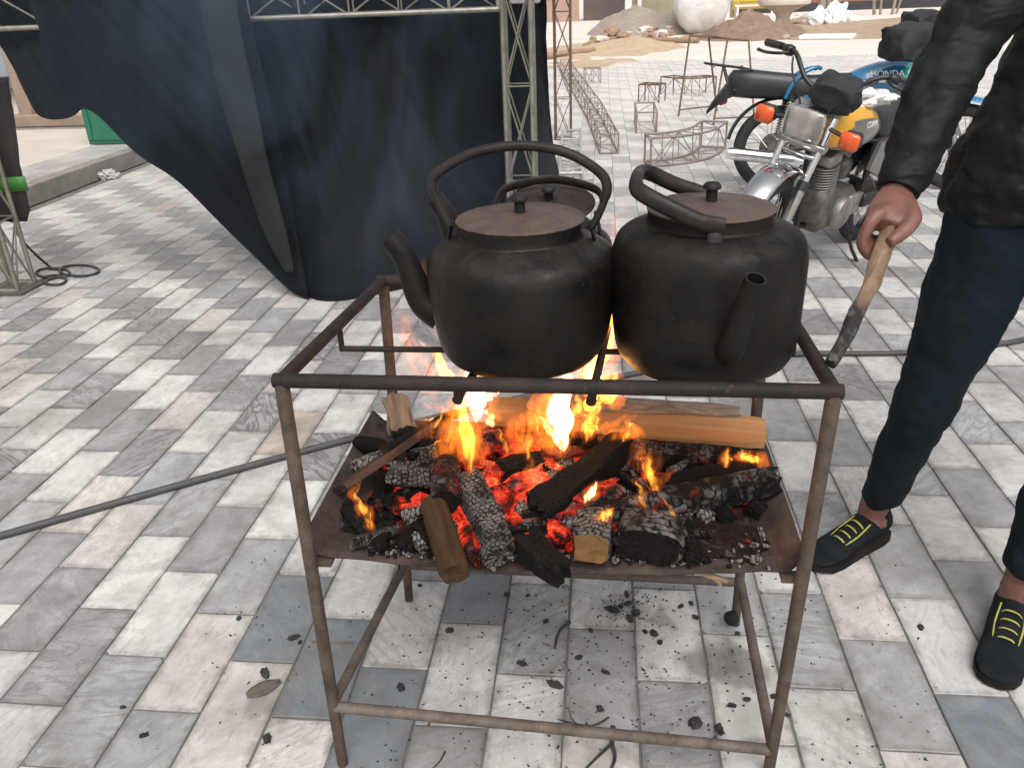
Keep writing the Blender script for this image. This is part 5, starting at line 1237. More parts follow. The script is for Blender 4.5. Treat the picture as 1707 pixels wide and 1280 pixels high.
def wheel(par, cx, M=Matrix(), name='wheel', rim=0.226):
    I = lambda mb: xf(mb, M)
    c = V(cx, 0, 0.297)
    T = Matrix.Translation(c) @ RX90
    circ = lambda r_, n=56: [c + V(r_ * math.cos(2 * math.pi * i / n), 0, r_ * math.sin(2 * math.pi * i / n)) for i in range(n)]
    w = I(MB().tube(circ(rim), [(0.011, 0.024)] * 56, 10, close=True, flat=V(1, 0, 0))).build(name, chrome, par, 60)
    I(MB().tube(circ(0.254), [(0.043, 0.040)] * 56, 14, close=True, flat=V(1, 0, 0))).build('tyre', tyre_m, w, 80)
    I(MB().lathe([(0.02, -0.075), (0.062, -0.07), (0.068, -0.03), (0.055, -0.02), (0.055, 0.02), (0.068, 0.03), (0.062, 0.07), (0.02, 0.075)], 24, T)).build('hub', alu_d, w, 40)
    sp = MB()
    for i in range(36):
        a = 2 * math.pi * i / 36; s = 1 if i % 2 else -1; b = a + (0.55 if (i // 2) % 2 else -0.55)
        sp.tube([c + V(0.064 * math.cos(b), s * 0.05, 0.064 * math.sin(b)), c + V(rim * math.cos(a), 0, rim * math.sin(a))], 0.0021, 4, caps=False)
    I(sp).build('spokes', chrome_d, w, 60)
    return w
def arc_guard(cx, r_, a0, a1, w, n=20, dep=0.018):
    P = []
    for i in range(n + 1):
        a = R(a0 + (a1 - a0) * i / n); row = []
        for k in range(9):
            s = (k / 8 * 2 - 1); rr_ = r_ - dep * s * s
            row.append(V(cx + rr_ * math.cos(a), s * w / 2, 0.297 + rr_ * math.sin(a)))
        P.append(row)
    return MB().grid(P)
def motorcycle(label, loc, heading, lean, steer, scale, pal):
    root = thing('motorcycle', label, 'motorcycle', local=True)
    SA = V(1.04, 0, 0.70); ax = V(-0.42, 0, 0.91).normalized()
    S = Matrix.Translation(SA) @ Matrix.Rotation(steer, 4, ax) @ Matrix.Translation(-SA)
    B = lambda mb, nm, mt, par=root, sm=45: mb.build(nm, mt, par, sm)
    BS = lambda mb, nm, mt, par=root, sm=45: xf(mb, S).build(nm, mt, par, sm)
    # rear
    rw = wheel(root, 0.0)
    B(MB().lathe([(0.02, -0.02), (0.10, -0.02), (0.108, 0.0), (0.10, 0.03), (0.03, 0.04)], 28, Matrix.Translation((0, 0.085, 0.297)) @ RX90), 'sprocket', alu_d, rw)
    o = B(arc_guard(0, 0.355, 20, 168, 0.13), 'rear_fender', pal['rear_fender'], root, 80); o.modifiers.new('t', 'SOLIDIFY').thickness = 0.003
    for s in (-1, 1):
        top = V(0.06, s * 0.125, 0.66); bot = V(0.0, s * 0.125, 0.31)
        sh = B(MB().tube([bot, bot.lerp(top, 0.5), top], 0.011, 10), 'shock_absorber', chrome_d)
        sp = []; n = 110
        for i in range(n + 1):
            t = i / n; p = bot.lerp(top, 0.22 + 0.66 * t); a = 2 * math.pi * 13 * t; sp.append(p + V(0.021 * math.cos(a), 0.021 * math.sin(a), 0))
        B(MB().tube(sp, 0.0042, 6), 'spring', chrome, sh, 60)
        B(MB().tube([top - V(0.005, 0, 0.07), top], 0.024, 12), 'spring_cover', black_p, sh)
        B(MB().tube([V(0, s * 0.10, 0.297), V(0.22, s * 0.095, 0.31), V(0.45, s * 0.08, 0.33)], 0.015, 8), 'swing_arm', black_p)
    B(MB().box((0.16, 0.115, 0.345), (0.46, 0.03, 0.075), bev=0.01), 'chain_guard', black_p)
    # frame
    fr = MB()
    for s in (-1, 1):
        fr.tube([V(-0.33, s * 0.10, 0.70), V(0.05, s * 0.11, 0.68), V(0.42, s * 0.09, 0.66), V(0.70, s * 0.05, 0.70)], 0.013, 8)
        fr.tube([V(0.42, s * 0.09, 0.66), V(0.38, s * 0.09, 0.40), V(0.42, s * 0.09, 0.24)], 0.013, 8)
    fr.tube([V(0.98, 0, 0.74), V(0.90, 0, 0.50), V(0.84, 0, 0.26), V(0.44, 0, 0.20)], 0.016, 8); fr.tube([V(0.55, 0, 0.69), V(0.98, 0, 0.80)], 0.019, 8)
    B(fr, 'frame', black_p)
    # seat
    rings = []
    for x, z0, z1, w in ((-0.36, 0.70, 0.80, 0.17), (-0.33, 0.655, 0.835, 0.23), (-0.2, 0.64, 0.835, 0.26), (0.0, 0.635, 0.81, 0.26), (0.2, 0.63, 0.79, 0.25), (0.36, 0.64, 0.80, 0.22), (0.45, 0.69, 0.80, 0.17), (0.48, 0.72, 0.79, 0.12)):
        ring = []
        for j in range(20):
            a = 2 * math.pi * j / 20; c, s_ = math.cos(a), math.sin(a); mx = max(abs(c), abs(s_)); c, s_ = c + (c / mx - c) * 0.6, s_ + (s_ / mx - s_) * 0.6
            ring.append(V(x, c * w / 2, (z0 + z1) / 2 + s_ * (z1 - z0) / 2))
        rings.append(ring)
    B(MB().loft(rings), 'seat', vinyl, root, 50)
    # tank
    rings = []; secs = [(0.40, 0.70, 0.775, 0.13), (0.44, 0.675, 0.80, 0.20), (0.52, 0.655, 0.835, 0.25), (0.62, 0.645, 0.865, 0.275), (0.72, 0.645, 0.875, 0.275), (0.82, 0.655, 0.87, 0.26), (0.90, 0.68, 0.855, 0.21), (0.95, 0.72, 0.83, 0.13)]
    n = 28; k = 28
    for i in range(k + 1):
        x = 0.40 + 0.55 * i / k; z0 = np.interp(x, [q[0] for q in secs], [q[1] for q in secs]); z1 = np.interp(x, [q[0] for q in secs], [q[2] for q in secs]); w = np.interp(x, [q[0] for q in secs], [q[3] for q in secs])
        ring = []
        for j in range(n):
            a = 2 * math.pi * j / n; c, s_ = math.cos(a), math.sin(a); mx = max(abs(c), abs(s_)); sq = 0.35
            c, s_ = c + (c / mx - c) * sq, s_ + (s_ / mx - s_) * sq
            ring.append(V(x, c * w / 2 * (1 - 0.18 * max(0, s_)), (z0 + z1) / 2 + s_ * (z1 - z0) / 2))
        rings.append(ring)
    mb = MB().loft(rings); mb.m = [pal['tank_zone'](*(sum((V(mb.v[i]) for i in f), V(0, 0, 0)) / len(f))) for f in mb.f]
    tank = mb.build('fuel_tank', pal['tank'], root, 60)
    B(MB().lathe([(0.03, 0.0), (0.032, 0.012), (0.022, 0.02), (0.001, 0.021)], 20, Matrix.Translation((0.70, 0, 0.872))), 'fuel_cap', chrome, tank)
    sgn = pal['text_side']
    Mt = Matrix.Translation((0.66, sgn * 0.1385, 0.785)) @ (Matrix.Rotation(R(180), 4, 'Z') if sgn > 0 else Matrix()) @ Matrix.Rotation(R(84), 4, 'X')
    text_mesh(pal['text'], pal['text_size'], pal['text_mat'], tank, Mt)
    for s in (-1, 1):
        q = [V(0.14, s * 0.125, 0.66), V(0.42, s * 0.125, 0.66), V(0.45, s * 0.12, 0.52), V(0.30, s * 0.125, 0.46), V(0.17, s * 0.125, 0.52)]
        vs = q + [p - V(0, s * 0.02, 0) for p in q]; fs = [tuple(range(5)), tuple(range(9, 4, -1))] + [(i, (i + 1) % 5, 5 + (i + 1) % 5, 5 + i) for i in range(5)]
        B(MB().add(vs, fs), 'side_panel', pal['side'], root, 0)
    # engine
    en = MB()
    en.box((0.58, 0, 0.32), (0.36, 0.17, 0.20), bev=0.03); en.lump((0.70, 0, 0.36), (0.22, 0.18, 0.20), 2, 0.1, 2, boxy=0.5)
    eng = B(en, 'engine', alu_d)
    CY = Matrix.Translation((0.70, 0, 0.42)) @ Matrix.Rotation(R(14), 4, 'Y')
    cb = MB().lathe([(0.05, 0), (0.05, 0.15)], 20, CY)
    B(cb, 'cylinder', alu, eng); fb = MB()
    for i in range(11): fb.lathe([(0.075, 0.008 + i * 0.014), (0.077, 0.0105 + i * 0.014), (0.075, 0.0135 + i * 0.014)], 24, CY)
    B(fb, 'cooling_fins', alu, eng)
    B(MB().box(CY @ V(0, 0, 0.185), (0.12, 0.13, 0.06), Matrix.Rotation(R(14), 3, 'Y'), bev=0.015), 'cylinder_head', alu, eng)
    for s in (-1, 1):
        T = Matrix.Translation((0.60, s * 0.085, 0.32)) @ Matrix.Rotation(R(-90 * s), 4, 'X')
        B(MB().lathe([(0.085, 0), (0.088, 0.02), (0.080, 0.04), (0.06, 0.048), (0.001, 0.05)], 30, T), 'engine_cover', alu, eng)
        B(MB().box((0.44, s * 0.09, 0.33), (0.16, 0.035, 0.12), bev=0.012), 'side_case', alu, eng)
    B(MB().lump((0.52, 0.0, 0.51), (0.10, 0.09, 0.12), 3, 0.15, 2, boxy=0.4), 'carburettor', alu_d, eng)
    ex = bez([V(0.76, -0.03, 0.56), V(0.90, -0.06, 0.50), V(0.90, -0.10, 0.30), V(0.74, -0.14, 0.20), V(0.40, -0.16, 0.20), V(0.14, -0.175, 0.225)], 6)
    exo = B(MB().tube(ex, 0.018, 10), 'exhaust_pipe', chrome_d)
    B(MB().tube([V(0.18, -0.175, 0.222), V(0.08, -0.178, 0.235), V(-0.30, -0.185, 0.28), V(-0.35, -0.186, 0.287)], [0.02, 0.042, 0.044, 0.034], 18), 'muffler', chrome, exo, 50)
    # front: fork, wheel, fender, headlight, bars
    for s in (-1, 1):
        fk = BS(MB().tube([V(0.985, s * 0.088, 0.86), V(1.08, s * 0.088, 0.63), V(1.13, s * 0.088, 0.52)], 0.0155, 12), 'fork_tube', chrome)
        BS(MB().tube([V(1.12, s * 0.088, 0.54), V(1.215, s * 0.088, 0.31), V(1.22, s * 0.088, 0.28)], 0.022, 12), 'fork_slider', chrome_d, fk)
        BS(MB().tube([V(1.105, s * 0.088, 0.57), V(1.125, s * 0.088, 0.53)], 0.025, 12), 'fork_seal', black_p, fk)
    BS(MB().box((1.045, 0, 0.715), (0.05, 0.235, 0.036), Matrix.Rotation(R(22), 3, 'Y'), bev=0.008), 'fork_yoke', pal['yoke'])
    BS(MB().box((1.065, 0, 0.668), (0.02, 0.20, 0.02), Matrix.Rotation(R(22), 3, 'Y'), bev=0.004), 'fork_brace', chrome)
    BS(MB().box((0.985, 0, 0.865), (0.06, 0.225, 0.024), Matrix.Rotation(R(22), 3, 'Y'), bev=0.008), 'top_yoke', alu)
    wheel(root, 1.22, S)
    o = BS(arc_guard(1.22, 0.345, -8, 150, 0.125), 'front_fender', pal['front_fender'], root, 80); o.modifiers.new('t', 'SOLIDIFY').thickness = 0.003
    # rounded rectangular headlight
    def rr(x, w, h, n=32, sq=0.75):
        out_ = []
        for j in range(n):
            a = 2 * math.pi * j / n; c, s_ = math.cos(a), math.sin(a); mx = max(abs(c), abs(s_)); c, s_ = c + (c / mx - c) * sq, s_ + (s_ / mx - s_) * sq
            out_.append(V(x, c * w / 2, s_ * h / 2))
        return out_
    HM = Matrix.Translation((1.055, 0, 0.815)) @ Matrix.Rotation(R(8), 4, 'Y')
    hl = xf(xf(MB().loft([rr(-0.06, 0.06, 0.05), rr(-0.03, 0.13, 0.11), rr(0.035, 0.175, 0.148), rr(0.058, 0.185, 0.158), rr(0.066, 0.185, 0.158)]), HM), S).build('headlight', chrome if pal['head_chrome'] else black_p, root, 40)
    xf(xf(MB().loft([rr(0.0665, 0.174, 0.148), rr(0.072, 0.17, 0.144), rr(0.078, 0.13, 0.10), rr(0.080, 0.05, 0.04)]), HM), S).build('lens', lens_m, hl, 60)
    for s in (-1, 1):
        st = BS(MB().tube([V(1.02, s * 0.09, 0.80), V(1.03, s * 0.165, 0.79)], 0.010, 8), 'indicator_stalk', black_p)
        BS(MB().box((1.035, s * 0.205, 0.79), (0.065, 0.085, 0.075), bev=0.016), 'indicator_housing', black_p, st)
        BS(MB().box((1.072, s * 0.205, 0.788), (0.03, 0.088, 0.078), bev=0.012), 'indicator_lens', orange, st)
        BS(MB().tube([V(-0.36, s * 0.06, 0.60), V(-0.37, s * 0.12, 0.60)], 0.008, 8), 'rear_stalk', black_p) if False else None
    hb = bez([V(0.86, -0.30, 1.045), V(0.93, -0.20, 1.045), V(0.985, -0.10, 0.965), V(0.975, 0, 0.925), V(0.985, 0.10, 0.965), V(0.93, 0.20, 1.045), V(0.86, 0.30, 1.045)], 6)
    bar = BS(MB().tube([V(0.79, -0.40, 1.03)] + hb + [V(0.79, 0.40, 1.03)], 0.0115, 10), 'handlebar', black_p if pal['bars_black'] else chrome)
    for s in (-1, 1):
        BS(MB().tube([V(0.865, s * 0.295, 1.045), V(0.855, s * 0.31, 1.043), V(0.785, s * 0.405, 1.029)], [0.017, 0.0175, 0.0185], 12), 'grip', black_p, bar)
        BS(MB().box((0.905, s * 0.245, 1.045), (0.05, 0.045, 0.045), rotz(-s * 0.9), bev=0.008), 'switch_box', black_p, bar)
        BS(MB().tube(bez([V(0.93, s * 0.235, 1.04), V(0.955, s * 0.27, 1.03), V(0.905, s * 0.35, 1.01), V(0.87, s * 0.405, 1.005)], 4), [0.0075] * 12 + [0.009], 8), 'lever', black_p, bar)
        BS(MB().tube(bez([V(0.95, s * 0.2, 1.03), V(1.03, s * 0.15, 0.98), V(1.05, s * 0.06, 0.86), V(1.0, s * 0.04, 0.70)], 5), 0.0045, 6), 'control_cable', black_p, bar)
    if pal['cover']:
        cv = MB().lump((0.99, pal['cover'][1], pal['cover'][2]), pal['cover'][3], 8, 0.22, 3, Matrix.Rotation(R(20), 3, 'Y'), boxy=0.75); BS(cv, 'instrument_cover', cloth_b, root, 50)
    if pal['muffs']:
        for s in (-1, 1):
            mb = MB().lump((0.84, s * 0.33, 1.03), (0.30, 0.24, 0.22), 8 + s, 0.2, 3, rotz(-s * 0.9), boxy=0.6); BS(mb, 'hand_muff', cloth_b, bar, 50)
    # tail
    B(MB().box((-0.40, 0, 0.64), (0.07, 0.13, 0.075), Matrix.Rotation(R(-20), 3, 'Y'), bev=0.015), 'tail_light', redl)
    tl = [(-0.30, 0.09, 0.72, 0.10), (-0.38, 0.085, 0.68, 0.09), (-0.46, 0.06, 0.60, 0.05), (-0.50, 0.035, 0.55, 0.02)]
    B(MB().loft([[V(x, c_ * w, z + s_ * h / 2) for c_, s_ in ((-1, -1), (1, -1), (1, 1), (0.6, 1.3), (-0.6, 1.3), (-1, 1))] for x, w, z, h in tl]), 'tail_cowl', black_p, root, 30)
    for s in (-1, 1): B(MB().tube(bez([V(0.02, s * 0.128, 0.64), V(0.05, s * 0.142, 0.72), V(0.12, s * 0.14, 0.80), V(0.20, s * 0.12, 0.835), V(0.24, s * 0.09, 0.83)], 5), 0.014, 10), 'grab_rail', pal['side'])
    rk = MB()
    for s in (-1, 1): rk.tube(bez([V(-0.10, s * 0.12, 0.74), V(-0.22, s * 0.10, 0.83), V(-0.42, s * 0.085, 0.865), V(-0.52, s * 0.06, 0.88), V(-0.53, 0, 0.885)], 5), 0.0065, 7)
    for x in (-0.28, -0.38, -0.47): rk.tube([V(x, -0.09, 0.855), V(x, 0.09, 0.855)], 0.0055, 6)
    for s in (-1, 1): rk.tube([V(-0.40, s * 0.085, 0.86), V(-0.34, s * 0.10, 0.68)], 0.0055, 6)
    B(rk, 'luggage_rack', black_p)
    for s in (-1, 1): B(MB().tube([V(0.52, s * 0.06, 0.22), V(0.52, s * 0.24, 0.215)], 0.014, 8), 'foot_peg', black_p)
    B(MB().tube([V(0.44, 0.08, 0.24), V(0.43, 0.16, 0.10), V(0.40, 0.215, 0.0 + 0.02)], 0.010, 8), 'side_stand', black_p)
    if pal['crash_bar']:
        cb_ = MB()
        for s in (-1, 1): cb_.tube(bez([V(0.90, 0, 0.50), V(0.93, s * 0.12, 0.47), V(0.93, s * 0.2, 0.36), V(0.88, s * 0.17, 0.26), V(0.84, 0, 0.24)], 5), 0.0105, 8)
        B(cb_, 'crash_bar', black_p)
    if pal['horn']:
        HN = S @ Matrix.Translation((1.06, 0.02, 0.56)) @ Matrix.Rotation(R(70), 4, 'Y')
        h = MB().lathe([(0.045, 0), (0.048, 0.008), (0.04, 0.016), (0.012, 0.02), (0.001, 0.02)], 24, HN).build('horn', chrome_d, root, 40)
    root.location = loc; root.scale = (scale,) * 3
    root.rotation_euler = (Matrix.Rotation(heading, 3, 'Z') @ Matrix.Rotation(-lean, 3, 'X')).to_euler()
    return root
def zone_blue(x, y, z):
    if z < 0.72 + (x - 0.40) * 0.02: return 2
    if x > 0.74 + (z - 0.78) * 0.9: return 1
    if z < 0.755 and x > 0.52: return 3
    return 0
def zone_yellow(x, y, z):
    if x > 0.80 + (0.84 - z) * 0.5: return 0
    if z > 0.835: return 2 if z > 0.855 else 0
    if z > 0.805 - (0.75 - x) * 0.05: return 0
    if z < 0.735: return 3
    return 1
motorcycle('blue and teal motorcycle with chrome muffler and black seat', (1.195, 6.02, 0.0), R(-4), R(6), R(-24), 0.97,
           dict(tank=[blue_p, teal_p, blue_p, white_p], tank_zone=zone_blue, text='HONDA', text_side=-1, text_size=0.058, text_mat=white_p, side=blue_p, yoke=black_p, front_fender=blue_p, rear_fender=black_p, head_chrome=False, bars_black=False, muffs=True, cover=None, crash_bar=False, horn=False))
motorcycle('yellow and grey motorcycle turned to the fire, chrome front fender', (1.43, 4.80, 0.0), R(231), R(11), R(6), 0.98,
           dict(tank=[yellow_p, grey_p, white_p, dust_p], tank_zone=zone_yellow, text='CDIAR', text_side=1, text_size=0.040, text_mat=white_p, side=grey_p, yoke=chrome_d, front_fender=chrome, rear_fender=chrome, head_chrome=True, bars_black=True, muffs=False, cover=(0, 0.055, 0.945, (0.14, 0.20, 0.135)), crash_bar=False, horn=True))
bagw = MB().lump((1.23, 4.26, 0.83), (0.26, 0.22, 0.09), 5, 0.4, 3, freq=1.8).build('plastic_bag', white_p, None, 60, 'white plastic bag lying on the yellow motorcycle seat', 'bag')

# ------------------------------------------------------------------ the man with the stick
skin, nt, bs, out = new_mat('skin')
sn = ramp(nt, noise_tex(nt, mapping(nt), 40, 5, 0.6), [(0.25, (0.125, 0.052, 0.038)), (0.75, (0.215, 0.10, 0.073))]); L(nt, sn.outputs[0], bs.inputs['Base Color'])
bs.inputs['Roughness'].default_value = 0.5; bs.inputs['Subsurface Weight'].default_value = 0.08; bs.inputs['Subsurface Radius'].default_value = (0.01, 0.004, 0.002)
bump(nt, bs, noise_tex(nt, mapping(nt), 110, 5, 0.65), 0.45, 0.003)
jacket_m, nt, bs, out = new_mat('black_jacket')
jn = ramp(nt, noise_tex(nt, mapping(nt), 10, 6, 0.6), [(0.3, (0.0045, 0.005, 0.0053)), (0.7, (0.0085, 0.0092, 0.0096))]); L(nt, jn.outputs[0], bs.inputs['Base Color'])
bs.inputs['Roughness'].default_value = 0.62; bs.inputs['Specular IOR Level'].default_value = 0.22
bump(nt, bs, noise_tex(nt, mapping(nt, (1, 1, 1.8)), 11, 2, 0.45, 0.4), 0.9, 0.025)
jeans_m, nt, bs, out = new_mat('dark_jeans')
jn = ramp(nt, noise_tex(nt, mapping(nt), 6, 6, 0.6), [(0.3, (0.004, 0.0088, 0.0130)), (0.7, (0.0068, 0.0140, 0.0205))]); L(nt, jn.outputs[0], bs.inputs['Base Color'])
bs.inputs['Roughness'].default_value = 0.85; bs.inputs['Specular IOR Level'].default_value = 0.2
bump(nt, bs, noise_tex(nt, mapping(nt, (1, 1, 1.6)), 9, 2, 0.5, 0.3), 0.3, 0.012)
hair_m = simple('black_hair', (0.012, 0.01, 0.009), (0.02, 0.017, 0.015), 60, 0.5, stretch=(1, 1, 0.2))
shoe_m = simple('charcoal_shoe', (0.006, 0.008, 0.0105), (0.012, 0.0145, 0.0175), 30, 0.8, bstr=0.3, bscale=200, spec=0.15)
sole_m = simple('dark_sole', (0.010, 0.010, 0.011), (0.022, 0.018, 0.015), 12, 0.85, spec=0.15)
lace_m = simple('yellow_lace', (0.42, 0.40, 0.07), (0.30, 0.285, 0.05), 40, 0.7)
def limb(mb, pts, rads, n=18, sub=5):
    P = bez(pts, sub); k = len(P); m_ = len(pts) - 1; rs = []
    for i in range(k):
        x = i / (k - 1) * m_; a = min(int(x), m_ - 1); f = x - a; f = f * f * (3 - 2 * f)
        r0 = rads[a] if isinstance(rads[a], tuple) else (rads[a],) * 2; r1 = rads[a + 1] if isinstance(rads[a + 1], tuple) else (rads[a + 1],) * 2
        rs.append((r0[0] + (r1[0] - r0[0]) * f, r0[1] + (r1[1] - r0[1]) * f))
    mb.tube(P, rs, n, flat=V(1, 0, 0) if abs((pts[-1] - pts[0]).normalized().x) < 0.8 else V(0, 0, 1))
pelvis = V(0.885, 1.70, 0.93); chest = V(0.955, 1.74, 1.28); neck = V(0.95, 1.72, 1.50)
hipR, hipL = V(0.775, 1.69, 0.90), V(0.985, 1.69, 0.90)
kneeR, ankR = V(0.728, 1.74, 0.50), V(0.712, 1.885, 0.085)
kneeL, ankL = V(0.985, 1.60, 0.48), V(0.940, 1.585, 0.085)
shR, elR, wrR = V(0.735, 1.70, 1.43), V(0.598, 1.605, 1.20), V(0.502, 1.48, 1.012)
shL, elL, wrL = V(1.17, 1.74, 1.42), V(1.27, 1.76, 1.16), V(1.25, 1.66, 0.93)
tip, top = gp(1385, 607, ZT + 0.012), dp(1492, 362, 1.425)
sdir = (tip - top).normalized()
person = thing('person', 'person in black jacket and dark jeans poking the fire with a stick', 'person', (0.84, 1.68, 0.0))
bd = MB()
limb(bd, [pelvis - V(0, 0, 0.12), pelvis, chest - V(0, 0, 0.1), chest, neck - V(0, 0, 0.06)], [0.10, (0.15, 0.10), (0.14, 0.10), (0.16, 0.11), 0.07], 20)
limb(bd, [neck - V(0, 0, 0.08), neck, neck + V(0, -0.02, 0.07)], [0.062, 0.057, 0.06])
hd = neck + V(-0.015, -0.03, 0.155)
bd.lump(hd, (0.155, 0.195, 0.235), 1, 0.03, 3); bd.lump(hd + V(-0.02, -0.085, -0.05), (0.10, 0.07, 0.11), 2, 0.03, 2)
bd.lump(hd + V(-0.012, -0.105, -0.01), (0.028, 0.045, 0.05), 3, 0.02, 2)
for s in (-1, 1): bd.lump(hd + V(s * 0.078, 0.0, -0.005), (0.02, 0.04, 0.06), 4, 0.05, 2)
for sh, el, wr in ((shR, elR, wrR), (shL, elL, wrL)):
    limb(bd, [chest + (sh - chest) * 0.6, sh, sh.lerp(el, 0.5), el, el.lerp(wr, 0.45), wr], [0.06, 0.055, 0.046, 0.038, 0.037, (0.027, 0.022)], 16)
for hip, kn, an in ((hipR, kneeR, ankR), (hipL, kneeL, ankL)):
    limb(bd, [hip + V(0, 0, 0.04), hip.lerp(kn, 0.4), kn, kn.lerp(an, 0.35), an + V(0, 0, 0.04), an - V(0, 0, 0.03)], [0.085, 0.075, 0.055, 0.052, 0.036, 0.038], 16)
# right hand gripping the stick: palm, four fingers curled under it on one side, thumb along the other
S0 = top + sdir * 0.050
nrm = (V(0, 0, CAM_H) - S0); nrm = (nrm - sdir * nrm.dot(sdir)).normalized(); lft = nrm.cross(sdir)
if lft.x > 0: lft = -lft
H_ = lambda d_, l_, n_: S0 + sdir * d_ + lft * l_ + nrm * n_
for i in range(4):
    fr2 = (0.0098, 0.0100, 0.0095, 0.0084)[i]; o_ = -0.0165 * i; q_ = -0.0125 * i
    limb(bd, [H_(-0.040 + o_ * 0.4, 0.012, 0.022 + q_), H_(-0.010 + o_, 0.028, 0.024 + q_), H_(0.010 + o_, 0.032, 0.012 + q_), H_(0.024 + o_, 0.030, -0.006 + q_ * 0.8), H_(0.030 + o_, 0.014, -0.020 + q_ * 0.3), H_(0.026 + o_, -0.004, -0.0225 + q_ * 0.1)],
         [fr2 * 1.15, fr2 * 1.22, fr2 * 1.05, fr2 * 1.06, fr2 * 0.96, fr2 * 0.8], 14, 4)
rings = []
pe = H_(-0.012, 0.006, 0.012)
wdir = (pe - wrR).normalized(); wd = (lft - wdir * lft.dot(wdir)).normalized(); nd = wdir.cross(wd)
for t, w, th in ((-0.2, 0.026, 0.021), (0.05, 0.028, 0.021), (0.35, 0.034, 0.023), (0.7, 0.039, 0.024), (0.92, 0.036, 0.021), (1.03, 0.026, 0.014)):
    c = wrR.lerp(pe, t); rings.append([c + wd * (w * math.cos(2 * math.pi * j / 18)) + nd * (th * math.sin(2 * math.pi * j / 18)) for j in range(18)])
bd.loft(rings)
limb(bd, [wrR.lerp(pe, 0.25) - wd * 0.014 + nrm * 0.006, H_(-0.040, -0.024, 0.020), H_(-0.012, -0.024, 0.022), H_(0.010, -0.017, 0.020), H_(0.030, -0.007, 0.018)], [0.017, 0.0155, 0.0125, 0.0115, 0.0085], 14, 5)
# left hand, relaxed
wl = V(0.0, -0.15, -1).normalized()
for i in range(4):
    b0 = wrL + wl * 0.085 + V(0.0, (i - 1.5) * 0.019, 0); ln_ = (0.068, 0.078, 0.072, 0.056)[i]
    limb(bd, [b0 - wl * 0.02, b0 + wl * ln_ * 0.4 + V(-0.004, 0, 0), b0 + wl * ln_ * 0.75 + V(-0.014, 0, 0), b0 + wl * ln_ + V(-0.028, 0, 0)], [0.0095, 0.009, 0.0085, 0.007], 10, 3)
limb(bd, [wrL - wl * 0.01, wrL + wl * 0.04, wrL + wl * 0.09], [(0.02, 0.026), (0.016, 0.040), (0.013, 0.040)], 14, 4)
limb(bd, [wrL + wl * 0.03 + V(0, -0.025, 0), wrL + wl * 0.06 + V(-0.012, -0.05, 0), wrL + wl * 0.095 + V(-0.02, -0.055, 0)], [0.013, 0.0115, 0.009], 10, 4)
body = bd.build('body', skin, person, 180)
md = body.modifiers.new('fuse', 'REMESH'); md.mode = 'VOXEL'; md.voxel_size = 0.0034; md.use_smooth_shade = True
md = body.modifiers.new('soft', 'SMOOTH'); md.factor = 0.5; md.iterations = 1
MB().lump(hd + V(0.005, 0.02, 0.035), (0.172, 0.20, 0.20), 6, 0.06, 3).build('hair', hair_m, person, 60)
def garment(mb, name, mat, vox, disp):
    o = mb.build(name, mat, person, 180)
    md = o.modifiers.new('fuse', 'REMESH'); md.mode = 'VOXEL'; md.voxel_size = vox; md.use_smooth_shade = True
    md = o.modifiers.new('soft', 'SMOOTH'); md.factor = 0.5; md.iterations = 6
    for i, (sz, st) in enumerate(disp):
        tx = bpy.data.textures.new(name + '_folds', 'CLOUDS'); tx.noise_scale = sz; tx.noise_depth = 2
        md = o.modifiers.new('folds', 'DISPLACE'); md.texture = tx; md.strength = st; md.mid_level = 0.5; md.texture_coords = 'LOCAL'
    return o
jk = MB()
limb(jk, [V(0.890, 1.705, 0.935), V(0.888, 1.705, 0.965), V(0.895, 1.71, 1.02), V(0.92, 1.725, 1.14), V(0.955, 1.74, 1.32), V(0.95, 1.735, 1.44), V(0.95, 1.725, 1.50)], [(0.215, 0.160), (0.222, 0.166), (0.208, 0.160), (0.185, 0.145), (0.180, 0.138), (0.16, 0.115), (0.085, 0.085)], 28, 6)
limb(jk, [V(0.95, 1.725, 1.46), V(0.95, 1.72, 1.55)], [0.082, 0.075], 18, 3)
for sh, el, wr in ((shR, elR, wrR), (shL, elL, wrL)):
    f = wr + (el - wr).normalized() * 0.012
    limb(jk, [chest + (sh - chest) * 0.7 + V(0, 0, 0.03), sh, sh.lerp(el, 0.5), el, el.lerp(f, 0.5), el.lerp(f, 0.82), f], [0.085, 0.076, 0.066, 0.056, 0.050, 0.044, 0.040], 20, 6)
jko = garment(jk, 'jacket', jacket_m, 0.010, ((0.06, 0.026), (0.028, 0.010)))
cf = wrR + (elR - wrR).normalized() * 0.012
MB().tube([cf + (elR - wrR).normalized() * 0.045, cf + (elR - wrR).normalized() * 0.02, cf - (elR - wrR).normalized() * 0.008], [0.0405, 0.0395, 0.036], 24).build('cuff', jacket_m, person, 50)
jn_ = MB()
limb(jn_, [pelvis + V(0, 0.01, 0.10), pelvis + V(0, 0, 0.03), pelvis - V(0, 0, 0.03), pelvis - V(0, 0, 0.08)], [(0.150, 0.11), (0.170, 0.125), (0.178, 0.13), (0.16, 0.12)], 24, 4)
limb(jn_, [hipR + V(0.01, 0, 0.03), hipR.lerp(kneeR, 0.35), hipR.lerp(kneeR, 0.75), kneeR, kneeR.lerp(ankR, 0.35), kneeR.lerp(ankR, 0.72), ankR + V(-0.002, -0.004, 0.055)], [0.105, 0.092, 0.075, 0.067, 0.060, 0.050, 0.044], 22, 6)
limb(jn_, [hipL + V(-0.01, 0, 0.03), hipL.lerp(kneeL, 0.35), hipL.lerp(kneeL, 0.75), kneeL, kneeL.lerp(ankL, 0.35), kneeL.lerp(ankL, 0.72), ankL + V(0, 0, 0.055)], [0.105, 0.094, 0.078, 0.069, 0.066, 0.056, 0.048], 22, 6)
